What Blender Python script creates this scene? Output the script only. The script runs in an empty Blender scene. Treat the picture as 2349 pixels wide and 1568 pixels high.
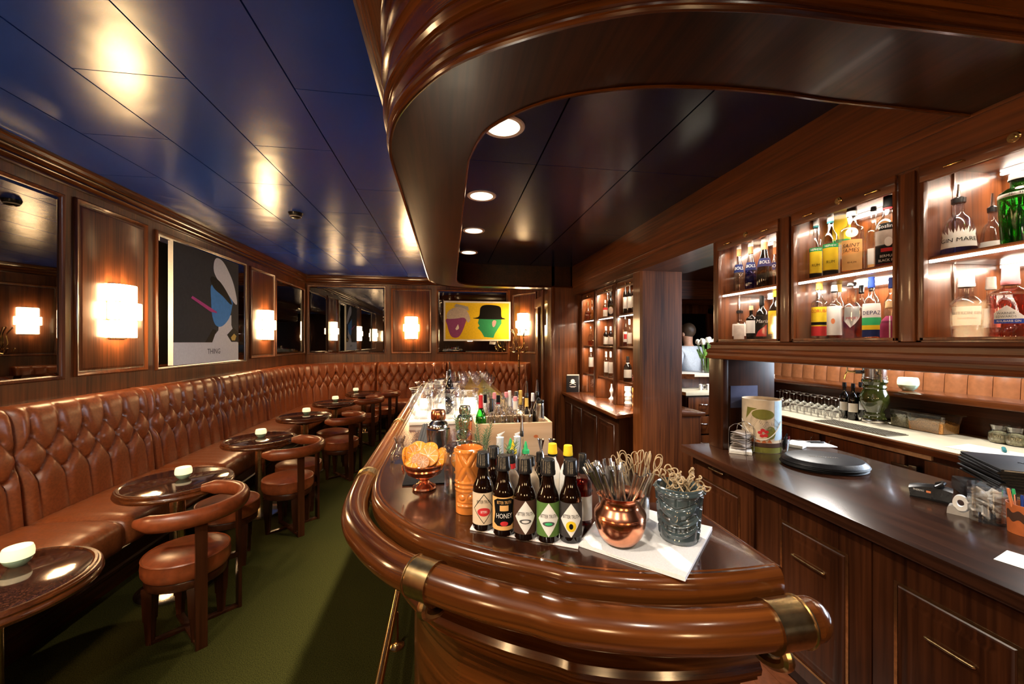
import bpy, bmesh, math, random
from mathutils import Vector, Matrix
R_ = random.Random(7)
PI = math.pi
sc = bpy.context.scene
COL = sc.collection

# ---------------------------------------------------------------- camera, world, exposure
FPX, YAW, EYE = 920.0, math.atan(145.5/920.0), 1.6
cam_d = bpy.data.cameras.new('camera'); cam = bpy.data.objects.new('camera', cam_d); COL.objects.link(cam)
cam_d.sensor_width = 36.0; cam_d.lens = FPX/2349.0*36.0; cam_d.clip_start = 0.02
cam.location = (0, 0, EYE); cam.rotation_euler = (PI/2, 0, -YAW)
sc.camera = cam
sc.view_settings.view_transform = 'Standard'
sc.view_settings.look = 'None'
sc.view_settings.gamma = 1.0
sc.view_settings.use_curve_mapping = False
sc.view_settings.exposure = 0.85
world = bpy.data.worlds.new('world'); sc.world = world; world.use_nodes = True
world.node_tree.nodes['Background'].inputs[0].default_value = (0.65, 0.78, 1.0, 1)
world.node_tree.nodes['Background'].inputs[1].default_value = 0.35
cy = sc.cycles
cy.max_bounces = 7; cy.diffuse_bounces = 3; cy.glossy_bounces = 4; cy.transmission_bounces = 5
cy.transparent_max_bounces = 24; cy.caustics_reflective = False; cy.caustics_refractive = False
cy.sample_clamp_indirect = 4.0; cy.blur_glossy = 0.5

def light(name, typ, loc, energy, color, size=0.1, rot=(0, 0, 0), **k):
    d = bpy.data.lights.new(name, typ); o = bpy.data.objects.new(name, d); COL.objects.link(o)
    o.location = loc; o.rotation_euler = rot; d.energy = energy; d.color = color
    if typ == 'AREA':
        d.size = size
    else:
        d.shadow_soft_size = size
    for a, b in k.items(): setattr(d, a, b)
    return o
WARM = (1.0, 0.66, 0.34); WHITE = (1.0, 0.86, 0.68); COOL = (0.72, 0.84, 1.0)
# recessed ceiling spots over the bar (the visible fittings are built below)
for (x, y, z, e, ang) in ((0.232, 1.92, 2.70, 110, 120), (0.232, 2.85, 2.70, 330, 95), (0.232, 3.75, 2.70, 60, 120), (0.232, 4.67, 2.70, 40, 120)):
    light('bar_downlight_lamp', 'SPOT', (x, y, z-0.075), e, WHITE, 0.05, spot_size=math.radians(ang), spot_blend=0.5)
FILL_SPOTS = [(-1.55, 0.35, 135), (-0.75, -0.55, 105), (0.35, -0.9, 40), (1.15, -0.45, 8)]  # unseen ceiling spots overhead and behind the camera, added as front fill
for (x, y, e) in FILL_SPOTS:
    light('lounge_fill_lamp', 'SPOT', (x, y, 2.915), e, WHITE, 0.05, spot_size=math.radians(150), spot_blend=0.5)
# daylight through the window of the side room
light('window_daylight', 'AREA', (6.1, 1.2, 1.9), 420, COOL, 2.2, rot=(0, math.radians(90), 0), shape='RECTANGLE', size_y=3.2)
light('side_room_lamp', 'SPOT', (3.4, 3.6, 2.5), 110, (1, .93, .84), 0.12, spot_size=math.radians(150), spot_blend=0.6)
light('side_room_lamp', 'SPOT', (3.4, 1.6, 2.5), 80, (1, .93, .84), 0.12, spot_size=math.radians(150), spot_blend=0.6)

C_, S_ = math.cos(YAW), math.sin(YAW)
def at(px, py, X=None, Y=None, z=None):
    """A point of the photograph's 2349 x 1568 frame on the real plane X, Y or z = const."""
    u = (px-1174.5)/FPX; v = -(py-784)/FPX
    dx, dy = u*C_+S_, C_-u*S_
    t = X/dx if X is not None else Y/dy if Y is not None else (z-EYE)/v
    return Vector((dx*t, dy*t, EYE+v*t))
def depth(x, y): return y*C_+x*S_

# ---------------------------------------------------------------- materials
M = {}
def newmat(name):
    m = bpy.data.materials.new(name); m.use_nodes = True; M[name] = m
    nt = m.node_tree; return m, nt, nt.nodes['Principled BSDF'], nt.links.new
def setp(p, col=None, rough=None, metal=None, spec=None, coat=None, emit=None, es=None, trans=None, ior=None, sss=None):
    I = p.inputs
    if col: I['Base Color'].default_value = (*col, 1)
    if rough is not None: I['Roughness'].default_value = rough
    if metal is not None: I['Metallic'].default_value = metal
    if spec is not None: I['Specular IOR Level'].default_value = spec
    if coat: I['Coat Weight'].default_value = coat; I['Coat Roughness'].default_value = 0.09
    if emit: I['Emission Color'].default_value = (*emit, 1); I['Emission Strength'].default_value = es
    if trans: I['Transmission Weight'].default_value = trans
    if ior: I['IOR'].default_value = ior
    if sss: I['Subsurface Weight'].default_value = sss
def plain(name, col, rough=0.5, noise=0.12, scale=40, bump=0.0, **k):
    """A surface of one colour with a little procedural unevenness."""
    m, nt, p, ln = newmat(name); setp(p, col, rough, **k)
    tc = nt.nodes.new('ShaderNodeTexCoord'); n = nt.nodes.new('ShaderNodeTexNoise'); n.inputs['Scale'].default_value = scale
    ln(tc.outputs['Object'], n.inputs['Vector'])
    r = nt.nodes.new('ShaderNodeValToRGB'); e = r.color_ramp.elements
    e[0].color = (*[c*(1-noise) for c in col], 1); e[1].color = (*[min(1, c*(1+noise)) for c in col], 1)
    e[0].position = .3; e[1].position = .7
    ln(n.outputs['Fac'], r.inputs['Fac']); ln(r.outputs['Color'], p.inputs['Base Color'])
    if bump:
        b = nt.nodes.new('ShaderNodeBump'); b.inputs['Strength'].default_value = bump; b.inputs['Distance'].default_value = .002
        ln(n.outputs['Fac'], b.inputs['Height']); ln(b.outputs['Normal'], p.inputs['Normal'])
    return m
def wood(name, dark, lite, axis, rough=0.3, coat=0.5, fine=55.0, src='Object', spec=.5):
    m, nt, p, ln = newmat(name); setp(p, rough=rough, coat=coat, spec=spec)
    tc = nt.nodes.new('ShaderNodeTexCoord'); mp = nt.nodes.new('ShaderNodeMapping')
    s = [fine, fine, fine]; s['xyz'.index(axis)] = 1.6
    mp.inputs['Scale'].default_value = s
    ln(tc.outputs[src], mp.inputs['Vector'])
    n = nt.nodes.new('ShaderNodeTexNoise'); n.inputs['Scale'].default_value = 1.0; n.inputs['Detail'].default_value = 5; n.inputs['Distortion'].default_value = .6
    ln(mp.outputs['Vector'], n.inputs['Vector'])
    mp2 = nt.nodes.new('ShaderNodeMapping'); s2 = [7, 7, 7]; s2['xyz'.index(axis)] = .9; mp2.inputs['Scale'].default_value = s2
    ln(tc.outputs[src], mp2.inputs['Vector'])
    n2 = nt.nodes.new('ShaderNodeTexNoise'); n2.inputs['Scale'].default_value = 1.0; n2.inputs['Detail'].default_value = 2
    ln(mp2.outputs['Vector'], n2.inputs['Vector'])
    mx = nt.nodes.new('ShaderNodeMath'); mx.operation = 'MULTIPLY_ADD'; mx.inputs[1].default_value = .55
    ln(n.outputs['Fac'], mx.inputs[0])
    m2 = nt.nodes.new('ShaderNodeMath'); m2.operation = 'MULTIPLY'; m2.inputs[1].default_value = .45
    ln(n2.outputs['Fac'], m2.inputs[0]); ln(m2.outputs[0], mx.inputs[2])
    r = nt.nodes.new('ShaderNodeValToRGB'); e = r.color_ramp.elements
    e[0].color = (*dark, 1); e[1].color = (*lite, 1); e[0].position = .36; e[1].position = .64
    ln(mx.outputs[0], r.inputs['Fac']); ln(r.outputs['Color'], p.inputs['Base Color'])
    b = nt.nodes.new('ShaderNodeBump'); b.inputs['Strength'].default_value = .08; b.inputs['Distance'].default_value = .001
    ln(n.outputs['Fac'], b.inputs['Height']); ln(b.outputs['Normal'], p.inputs['Normal'])
    return m
for ax in 'xyz':
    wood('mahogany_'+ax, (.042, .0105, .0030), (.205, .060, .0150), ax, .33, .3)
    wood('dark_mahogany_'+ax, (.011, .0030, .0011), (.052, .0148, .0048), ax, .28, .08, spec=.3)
    wood('bar_wood_'+ax, (.040, .0092, .0020), (.150, .040, .0080), ax, .27, .4)
wood('rail_wood', (.028, .0066, .0013), (.140, .039, .0070), 'x', .18, .25, 70.0, 'UV')
wood('counter_wood', (.014, .0045, .0022), (.055, .0185, .0085), 'y', .24, .25)
wood('bar_top_wood', (.018, .005, .0024), (.055, .0165, .0068), 'y', .2, .5)
wood('pine', (.50, .30, .16), (.70, .48, .30), 'x', .55, 0, 30)
plain('leather', (.290, .078, .0225), .34, .2, 60, .12, spec=.6)
plain('tan_leather', (.42, .155, .058), .42, .12, 25, .1)
plain('cushion_leather', (.24, .056, .0165), .32, .22, 30, .08, spec=.6)
plain('carpet', (.024, .0225, .0045), .95, .75, 230, 1.0, spec=.05)
plain('plank_floor', (.10, .03, .012), .35, .3, 30)
plain('brass', (.62, .40, .16), .2, .15, 30, metal=1.0)
plain('old_brass', (.56, .40, .19), .24, .25, 60, metal=1.0)
plain('copper', (.80, .33, .18), .2, .16, 40, metal=1.0)
plain('steel', (.62, .60, .58), .16, .08, 60, metal=1.0)
plain('straw_steel', (.66, .65, .64), .2, .08, 60, metal=1.0)
plain('dark_steel', (.20, .19, .18), .25, .1, 60, metal=1.0)
plain('grille_steel', (.22, .20, .16), .5, .2, 60, metal=.4)
plain('black_plastic', (.012, .012, .013), .25, .2, 80)
plain('black_rubber', (.006, .006, .007), .5, .3, 200, .2, spec=.15)
plain('black_leather', (.010, .010, .013), .38, .3, 120, .3, spec=.3)
plain('black', (.005, .005, .005), .6, spec=.12)
plain('white_paint', (.82, .81, .79), .55, .04, spec=.25)
plain('linen', (.87, .87, .90), .8, .05, 300, .25)
plain('paper', (.78, .74, .68), .7, .04)
plain('old_paper', (.52, .45, .40), .75, .12)
plain('cream_laminate', (.72, .66, .50), .3, .06, 12)
plain('white_slab', (.80, .74, .64), .25, .05, 15)
plain('grey_plastic', (.38, .36, .34), .45, .06)
plain('cork', (.55, .36, .18), .8, .2)
plain('terracotta', (.50, .13, .035), .5, .15, 30)
plain('rosemary_green', (.10, .17, .075), .6, .3)
plain('tulip_green', (.16, .34, .05), .5, .3)
plain('tulip_white', (.85, .86, .78), .5, .05)
plain('skin', (.55, .30, .20), .5, .08, sss=.1)
plain('hair', (.06, .035, .02), .5, .3, 90)
plain('shirt', (.55, .62, .72), .8, .1, 50, .2)
plain('trousers', (.03, .035, .05), .8)
plain('mint_ceramic', (.42, .66, .50), .18, .05, coat=.5)
plain('orange_glaze', (.62, .20, .035), .14, .35, 14, coat=.8)
plain('teal_glaze', (.050, .072, .080), .15, .3, 14, coat=.8)
plain('white_glaze', (.78, .80, .84), .2, .05, coat=.6)
plain('green_glaze', (.030, .038, .008), .06, .3, 8, coat=1)
plain('orange_peel', (.72, .24, .008), .5, .1, 200, .3)
plain('orange_pulp', (.78, .30, .022), .45, .28, 120, .4)
plain('dried_pulp', (.62, .26, .05), .55, .3, 120, .4)
plain('lime_pulp', (.62, .30, .14), .55, .3, 120, .4)
plain('nuts_green', (.30, .28, .16), .6, .5, 90, .8)
plain('nuts_orange', (.60, .28, .08), .6, .4, 160, .8)
plain('bamboo', (.42, .31, .18), .55, .25, 60)
plain('sachet', (.66, .58, .50), .6, .22, 30)
for n, c in dict(red=(.58, .035, .04), yellow=(.85, .60, .03), gold=(.75, .50, .12), green=(.02, .30, .09), lime=(.05, .5, .18), blue=(.03, .07, .38), navy=(.02, .03, .12),
                 orange=(.85, .28, .12), pink=(.80, .30, .34), magenta=(.32, .04, .12), maroon=(.20, .02, .03), amber_card=(.78, .44, .16), purple=(.28, .07, .22), sea=(.04, .30, .62),
                 brown_card=(.07, .035, .025), kraft=(.68, .55, .40), green_card=(.10, .20, .05), grey_card=(.055, .05, .05), charcoal=(.05, .05, .05), graphite=(.10, .10, .10), rose=(.62, .08, .28), jade=(.03, .27, .12), sky=(.10, .34, .74), olive=(.20, .19, .04), pale_blue=(.45, .60, .72), violet=(.075, .085, .16), teal=(.05, .22, .25)).items():
    plain(n, c, .7, .06, 30, spec=.12)
def thin_glass(name, tint=(.97, .98, .99), strong=.6, base=.035):
    m, nt, p, ln = newmat(name); nt.nodes.remove(p); out = nt.nodes['Material Output']
    tr = nt.nodes.new('ShaderNodeBsdfTransparent'); tr.inputs[0].default_value = (*tint, 1)
    gl = nt.nodes.new('ShaderNodeBsdfGlossy'); gl.inputs['Roughness'].default_value = .04; gl.inputs[0].default_value = (.95, .95, .95, 1)
    lw = nt.nodes.new('ShaderNodeLayerWeight'); lw.inputs['Blend'].default_value = .35
    pw = nt.nodes.new('ShaderNodeMath'); pw.operation = 'MULTIPLY_ADD'; pw.inputs[1].default_value = strong; pw.inputs[2].default_value = base
    ln(lw.outputs['Fresnel'], pw.inputs[0])
    mx = nt.nodes.new('ShaderNodeMixShader'); ln(pw.outputs[0], mx.inputs[0]); ln(tr.outputs[0], mx.inputs[1]); ln(gl.outputs[0], mx.inputs[2])
    ln(mx.outputs[0], out.inputs['Surface'])
    return m
thin_glass('clear_glass', (.95, .96, .96)); thin_glass('pane_glass', (.985, .985, .985), .12, 0.0); thin_glass('jug_glass', (.99, .995, 1.0), .5, .03); thin_glass('green_glass', (.15, .62, .16)); thin_glass('blue_glass', (.90, .91, .99))
thin_glass('amber_liquid', (.80, .33, .07), .4); thin_glass('whisky_liquid', (.72, .24, .03), .4); thin_glass('pink_liquid', (.93, .45, .40), .4); thin_glass('water_liquid', (.93, .95, .93), .5)
thin_glass('blue_liquid', (.03, .10, .70), .4); thin_glass('green_liquid', (.20, .80, .22), .4); thin_glass('violet_liquid', (.35, .42, .85), .4); thin_glass('red_liquid', (.55, .02, .04), .4); thin_glass('straw_liquid', (.92, .80, .45), .4)
thin_glass('acrylic', (.93, .95, .97), .6); thin_glass('tub_plastic', (.80, .82, .80), .6, .09); thin_glass('squeeze_plastic', (.80, .82, .84), .5)
plain('dark_glass', (.004, .003, .0025), .04, .3, 20, spec=.6)
plain('brown_glass', (.0065, .0021, .0008), .04, .3, 20, spec=.6)
def emis(name, col, s, base=(.8, .8, .8)):
    m, nt, p, ln = newmat(name); setp(p, base, .4, emit=col, es=s); return m
emis('sconce_glow', (1.0, .64, .31), 26.0)
emis('downlight_glow', (1.0, .80, .50), 3.0)
emis('strip_glow', (1.0, .88, .76), 5.0)
emis('flame_glow', (1.0, .62, .25), 12.0)
emis('wax_glow', (1.0, .80, .44), .62, (.8, .72, .5))
m, nt, p, ln = newmat('mirror_glass'); setp(p, (.24, .24, .24), .015, metal=1.0)
# glossy blue ceiling panels with a fine perforated grain
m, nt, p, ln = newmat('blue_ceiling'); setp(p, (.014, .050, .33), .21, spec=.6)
tc = nt.nodes.new('ShaderNodeTexCoord'); vo = nt.nodes.new('ShaderNodeTexVoronoi'); vo.inputs['Scale'].default_value = 170; vo.inputs['Randomness'].default_value = 0
ln(tc.outputs['Object'], vo.inputs['Vector'])
nz = nt.nodes.new('ShaderNodeTexNoise'); nz.inputs['Scale'].default_value = 2.2
ln(tc.outputs['Object'], nz.inputs['Vector'])
b1 = nt.nodes.new('ShaderNodeBump'); b1.inputs['Strength'].default_value = .30; b1.inputs['Distance'].default_value = .02; ln(nz.outputs['Fac'], b1.inputs['Height'])
b2 = nt.nodes.new('ShaderNodeBump'); b2.inputs['Strength'].default_value = .10; b2.inputs['Distance'].default_value = .002; ln(vo.outputs['Distance'], b2.inputs['Height']); ln(b1.outputs['Normal'], b2.inputs['Normal'])
ln(b2.outputs['Normal'], p.inputs['Normal'])
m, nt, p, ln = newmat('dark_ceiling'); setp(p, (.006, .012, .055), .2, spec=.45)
# speckled brown granite of the lounge tables
m, nt, p, ln = newmat('granite'); setp(p, rough=.08, spec=.7)
tc = nt.nodes.new('ShaderNodeTexCoord'); vo = nt.nodes.new('ShaderNodeTexVoronoi'); vo.inputs['Scale'].default_value = 210
ln(tc.outputs['Object'], vo.inputs['Vector'])
r = nt.nodes.new('ShaderNodeValToRGB'); e = r.color_ramp.elements
e[0].color = (.030, .0125, .0085, 1); e[1].color = (.105, .038, .022, 1); e[0].position = .3; e[1].position = 1.0
mm = nt.nodes.new('ShaderNodeSeparateColor'); ln(vo.outputs['Color'], mm.inputs[0]); ln(mm.outputs[0], r.inputs['Fac']); ln(r.outputs['Color'], p.inputs['Base Color'])
# ---------------------------------------------------------------- mesh helpers
class MB:
    def __init__(s): s.bm = bmesh.new()
    def _new(s, vs, fs, mi=0):
        V = [s.bm.verts.new(v) for v in vs]
        out = []
        for f in fs:
            try:
                q = s.bm.faces.new([V[i] for i in f]); q.material_index = mi; out.append(q)
            except ValueError: pass
        return V, out
    def box(s, x0, x1, y0, y1, z0, z1, b=0.0, mi=0):
        vs = [(x, y, z) for z in (z0, z1) for y in (y0, y1) for x in (x0, x1)]
        V, F = s._new(vs, [(0, 2, 3, 1), (4, 5, 7, 6), (0, 1, 5, 4), (2, 6, 7, 3), (0, 4, 6, 2), (1, 3, 7, 5)], mi)
        if b:
            r = bmesh.ops.bevel(s.bm, geom=list({e for f in F for e in f.edges}), offset=b, segments=2, profile=.6, affect='EDGES')
            for f in r['faces']: f.material_index = mi
        return s
    def lathe(s, prof, c=(0, 0, 0), seg=28, mi=0, sx=1.0, sy=1.0, rot=0.0):
        rings = []
        for r, z in prof:
            if r <= 1e-6: rings.append([s.bm.verts.new((c[0], c[1], c[2]+z))])
            else:
                rings.append([s.bm.verts.new((c[0]+r*sx*math.cos(2*PI*k/seg+rot), c[1]+r*sy*math.sin(2*PI*k/seg+rot), c[2]+z)) for k in range(seg)])
        for a, b in zip(rings, rings[1:]):
            for k in range(seg):
                k2 = (k+1) % seg
                if len(a) == 1 and len(b) == 1: continue
                f = (a[0], b[k2], b[k]) if len(a) == 1 else (a[k], a[k2], b[0]) if len(b) == 1 else (a[k], a[k2], b[k2], b[k])
                try: s.bm.faces.new(f).material_index = mi
                except ValueError: pass
        return s
    def cyl(s, c, r, z0, z1, seg=24, b=0.0, mi=0, r2=None):
        r2 = r if r2 is None else r2
        p = [(0, z0), (r-b, z0)] + ([(r, z0+b)] if b else []) + ([(r2, z1-b)] if b else []) + [(r2-b, z1), (0, z1)]
        return s.lathe(p, (c[0], c[1], c[2] if len(c) > 2 else 0), seg, mi)
    def tube(s, pts, r, seg=10, closed=False, mi=0, flat=1.0, caps=True):
        pts = [Vector(q) for q in pts]; n = len(pts); rings = []; up = None
        for i, q in enumerate(pts):
            a = pts[(i-1) % n] if (closed or i) else q; b = pts[(i+1) % n] if (closed or i < n-1) else q
            t = (b-a).normalized()
            if up is None: up = Vector((0, 0, 1)) if abs(t.z) < .9 else Vector((1, 0, 0))
            u = (up - t*up.dot(t))
            u = u.normalized() if u.length > 1e-6 else t.orthogonal().normalized()
            up = u; w = t.cross(u); rr = r[i] if isinstance(r, (list, tuple)) else r
            rings.append([s.bm.verts.new(q + u*rr*math.cos(2*PI*k/seg) + w*rr*flat*math.sin(2*PI*k/seg)) for k in range(seg)])
        m = n if closed else n-1; uv = s.bm.loops.layers.uv.verify(); L = 0; r0 = r[0] if isinstance(r, (list, tuple)) else r
        for i in range(m):
            A, B = rings[i], rings[(i+1) % n]; L2 = L+(pts[(i+1) % n]-pts[i]).length
            for k in range(seg):
                f = s.bm.faces.new((A[k], A[(k+1) % seg], B[(k+1) % seg], B[k])); f.material_index = mi
                w0, w1 = 2*PI*r0*k/seg, 2*PI*r0*(k+1)/seg
                for lp, q in zip(f.loops, ((L, w0), (L, w1), (L2, w1), (L2, w0))): lp[uv].uv = q
            L = L2
        if caps and not closed:
            s.bm.faces.new(rings[0][::-1]).material_index = mi; s.bm.faces.new(rings[-1]).material_index = mi
        return s
    def sweep(s, prof, path, closed=False, mi=0, cap=True, closed_prof=True):
        """prof: (offset to the left of the path, z); path: plan points."""
        n = len(path); P = [Vector((q[0], q[1])) for q in path]; rings = []
        for i in range(n):
            a = P[(i-1) % n] if (closed or i) else None; b = P[(i+1) % n] if (closed or i < n-1) else None
            ds = [(P[i]-a).normalized()] if a is not None else []
            if b is not None: ds.append((b-P[i]).normalized())
            ns = [Vector((-d.y, d.x)) for d in ds]
            if len(ns) == 2:
                m_ = ns[0]+ns[1]; m_ = m_.normalized() if m_.length > 1e-6 else ns[0]; m_ = m_/max(.35, m_.dot(ns[0]))
            else: m_ = ns[0]
            rings.append([s.bm.verts.new((P[i].x+m_.x*o, P[i].y+m_.y*o, z)) for o, z in prof])
        k = len(prof); uv = s.bm.loops.layers.uv.verify(); L = 0; W = [0]
        for j in range(k): W.append(W[-1]+math.dist(prof[j], prof[(j+1) % k]))
        for i in range(n if closed else n-1):
            A, B = rings[i], rings[(i+1) % n]; L2 = L+(P[(i+1) % n]-P[i]).length
            for j in range(k if closed_prof else k-1):
                f = s.bm.faces.new((A[j], B[j], B[(j+1) % k], A[(j+1) % k])); f.material_index = mi
                for lp, q in zip(f.loops, ((L, W[j]), (L2, W[j]), (L2, W[j+1]), (L, W[j+1]))): lp[uv].uv = q
            L = L2
        if cap and not closed and closed_prof:
            for rg, rev in ((rings[0], False), (rings[-1], True)):
                try: s.bm.faces.new(rg[::-1] if rev else rg).material_index = mi
                except ValueError: pass
        return s
    def prism(s, poly, z0, z1, b=0.0, mi=0, seg=2):
        n = len(poly)
        V, F = s._new([(q[0], q[1], z0) for q in poly]+[(q[0], q[1], z1) for q in poly], [tuple(range(n))[::-1], tuple(range(n, 2*n))]+[(i, (i+1) % n, (i+1) % n+n, i+n) for i in range(n)], mi)
        if b:
            r = bmesh.ops.bevel(s.bm, geom=[e for e in F[1].edges]+[e for e in F[0].edges], offset=b, segments=seg, profile=.5, affect='EDGES')
            for f in r['faces']: f.material_index = mi
        return s
    def grid(s, fn, nu, nv, mi=0, wrap=False):
        g = [[s.bm.verts.new(fn(i/(nu-1 if not wrap else nu), j/(nv-1))) for j in range(nv)] for i in range(nu)]
        for i in range(nu if wrap else nu-1):
            for j in range(nv-1):
                s.bm.faces.new((g[i][j], g[(i+1) % nu][j], g[(i+1) % nu][j+1], g[i][j+1])).material_index = mi
        return s
    def ball(s, c, r, seg=12, rings=8, mi=0, sz=1.0):
        return s.lathe([(r*math.sin(PI*i/rings), -r*sz*math.cos(PI*i/rings)) for i in range(rings+1)], c, seg, mi)
    def poly(s, pts, mi=0):
        s._new(pts, [tuple(range(len(pts)))], mi); return s
    def xf(s, mat):
        s.bm.transform(mat); return s
    def build(s, name, mats, parent=None, loc=None, rz=0.0, smooth=True, angle=35):
        bm = s.bm
        bmesh.ops.recalc_face_normals(bm, faces=bm.faces[:])
        if smooth:
            th = math.radians(angle)
            for f in bm.faces: f.smooth = True
            for e in bm.edges:
                if len(e.link_faces) == 2 and e.link_faces[0].normal.angle(e.link_faces[1].normal, 0) > th: e.smooth = False
        me = bpy.data.meshes.new(name); bm.to_mesh(me); bm.free()
        for mt in ([mats] if isinstance(mats, str) else mats): me.materials.append(M[mt])
        o = bpy.data.objects.new(name, me); COL.objects.link(o)
        if parent is not None: o.parent = parent
        if loc is not None: o.location = loc
        o.rotation_euler.z = rz
        return o
def tag(o, label=None, cat=None, group=None, kind=None):
    if label: o['label'] = label
    if cat: o['category'] = cat
    if group: o['group'] = group
    if kind: o['kind'] = kind
    return o
def thing(name, label, cat, loc=(0, 0, 0), rz=0.0, group=None):
    o = bpy.data.objects.new(name, None); COL.objects.link(o); o.location = loc; o.rotation_euler.z = rz; o.empty_display_size = .05
    return tag(o, label, cat, group)
def dup(root, loc, rz=0.0, label=None, group=None):
    r = root.copy(); COL.objects.link(r); r.location = loc; r.rotation_euler.z = rz
    if label: r['label'] = label
    if group: r['group'] = group
    for ch in list(root.children):
        c = ch.copy(); COL.objects.link(c); c.parent = r
        for g in ch.children:
            d = g.copy(); COL.objects.link(d); d.parent = c
    return r
def struct(name, mb, mat, parent=None, **k):
    o = mb.build(name, mat, parent, **k)
    if parent is None: o['kind'] = 'structure'
    return o
def cat(pts, n=6, closed=False):
    """Catmull-Rom through plan (or space) points."""
    P = [Vector(p) for p in pts]; out = []; m = len(P)
    for i in range(m if closed else m-1):
        if closed: a, b, c, d = P[(i-1) % m], P[i], P[(i+1) % m], P[(i+2) % m]
        else:
            a, b, c = P[max(0, i-1)], P[i], P[i+1]; d = P[min(m-1, i+2)]
        for k in range(n):
            t = k/n
            out.append(.5*((2*b)+(c-a)*t+(2*a-5*b+4*c-d)*t*t+(3*b-a-3*c+d)*t**3))
    if not closed: out.append(P[-1])
    return out
def resample(P, n):
    P = [Vector(p) for p in P]; L = [0]
    for a, b in zip(P, P[1:]): L.append(L[-1]+(b-a).length)
    out = []; j = 0
    for i in range(n):
        t = L[-1]*i/(n-1)
        while j < len(P)-2 and L[j+1] < t: j += 1
        f = (t-L[j])/max(1e-9, L[j+1]-L[j]); out.append(P[j].lerp(P[j+1], min(1, max(0, f))))
    return out
_txt = {}
def text_geo(s, size, font_shear=0.0):
    key = (s, size, font_shear)
    if key not in _txt:
        cu = bpy.data.curves.new('lettering', 'FONT'); cu.body = s; cu.size = size; cu.align_x = 'CENTER'; cu.align_y = 'CENTER'; cu.shear = font_shear; cu.resolution_u = 2
        o = bpy.data.objects.new('lettering', cu); COL.objects.link(o)
        dg = bpy.context.evaluated_depsgraph_get(); me = bpy.data.meshes.new_from_object(o.evaluated_get(dg))
        _txt[key] = ([tuple(v.co) for v in me.vertices], [tuple(p.vertices) for p in me.polygons])
        bpy.data.objects.remove(o); bpy.data.curves.remove(cu); bpy.data.meshes.remove(me)
    return _txt[key]
def put_text(mb, s, size, fn, mi=0, sx=1.0, shear=0.0):
    """fn(x, y) places a flat letter coordinate in the part's space."""
    V, F = text_geo(s, size, shear); mb._new([fn(x*sx, y) for x, y, _ in V], F, mi); return mb
def put_shape(mb, pts, fn, mi=0, sub=6):
    """A flat outline, cut into strips so that it can follow a curved surface."""
    bm = bmesh.new(); f = bm.faces.new([bm.verts.new((x, y, 0)) for x, y in pts])
    x0 = min(p[0] for p in pts); x1 = max(p[0] for p in pts)
    for k in range(1, sub):
        bmesh.ops.bisect_plane(bm, geom=bm.verts[:]+bm.edges[:]+bm.faces[:], plane_co=(x0+(x1-x0)*k/sub, 0, 0), plane_no=(1, 0, 0))
    bm.verts.index_update()
    V = [fn(v.co.x, v.co.y) for v in bm.verts]; F = [tuple(v.index for v in f.verts) for f in bm.faces]
    bm.free(); mb._new(V, F, mi); return mb
def circ(cx, cy, rx, ry=None, n=20, a0=0, a1=2*PI):
    ry = rx if ry is None else ry
    return [(cx+rx*math.cos(a0+(a1-a0)*k/n), cy+ry*math.sin(a0+(a1-a0)*k/n)) for k in range(n if abs(a1-a0-2*PI) < 1e-6 else n+1)]
# ---------------------------------------------------------------- the room
CEIL = 2.93
WX, BY = -2.81, 8.5
def frame(mb, O, U, N, u0, u1, z0, z1, prof, mi=0, fill=None):
    O, U, N = Vector(O), Vector(U), Vector(N); rings = []
    for i, h in prof:
        rings.append([mb.bm.verts.new(O+U*a+N*h+Vector((0, 0, b))) for a, b in ((u0+i, z0+i), (u1-i, z0+i), (u1-i, z1-i), (u0+i, z1-i))])
    for A, B in zip(rings, rings[1:]):
        for k in range(4): mb.bm.faces.new((A[k], A[(k+1) % 4], B[(k+1) % 4], B[k])).material_index = mi
    if fill is not None: mb.bm.faces.new(rings[-1]).material_index = fill
    return mb
struct('floor', MB().box(-2.95, 0.0, -3, 8.6, -.1, 0), 'carpet')
mb = MB()
for k in range(56):
    mb.box(0.0+k*.11, .108+k*.11, -3, 8.6, -.1, -.002)
struct('floor_bar', mb, 'plank_floor')
struct('wall_left', MB().box(-2.98, WX, -3, 8.5, 0, CEIL), 'mahogany_z')
struct('wall_back', MB().box(-2.98, 1.30, BY, 8.65, 0, CEIL), 'mahogany_z')
struct('wall_corner', MB().prism([(1.30, 8.5), (1.75, 7.7), (1.95, 7.7), (1.95, 8.65), (1.30, 8.65)], 0, CEIL), 'mahogany_z')
struct('wall_side', MB().box(1.75, 1.9, 5.6, 7.7, 0, CEIL), 'dark_mahogany_z')
struct('wall_return', MB().box(1.40, 1.95, 5.36, 5.6, 0, CEIL), 'mahogany_z')
struct('wall_rear', MB().box(-2.98, 6.2, -3.15, -3, 0, CEIL), 'dark_mahogany_z')
struct('wall_far', MB().box(1.95, 6.2, 7.2, 7.3, 0, CEIL), 'dark_mahogany_z')
mb = MB(); mb.box(5.3, 5.4, -3, 7.2, 0, 1.2); mb.box(5.3, 5.4, 2.6, 7.2, 1.2, CEIL); mb.box(5.3, 5.4, -3, -.2, 1.2, CEIL); mb.box(5.3, 5.4, -.2, 2.6, 2.55, CEIL)
struct('wall_right', mb, 'mahogany_z')
wd = struct('window_1', MB().box(5.29, 5.42, -.2, 2.6, 1.17, 1.22).box(5.29, 5.42, -.2, 2.6, 2.53, 2.58).box(5.29, 5.42, 1.17, 1.23, 1.2, 2.55).box(5.29, 5.42, -.22, -.17, 1.2, 2.55).box(5.29, 5.42, 2.57, 2.62, 1.2, 2.55), 'mahogany_z')
struct('pane', MB().box(5.345, 5.35, -.2, 2.6, 1.2, 2.55), 'pane_glass', wd)
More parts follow.
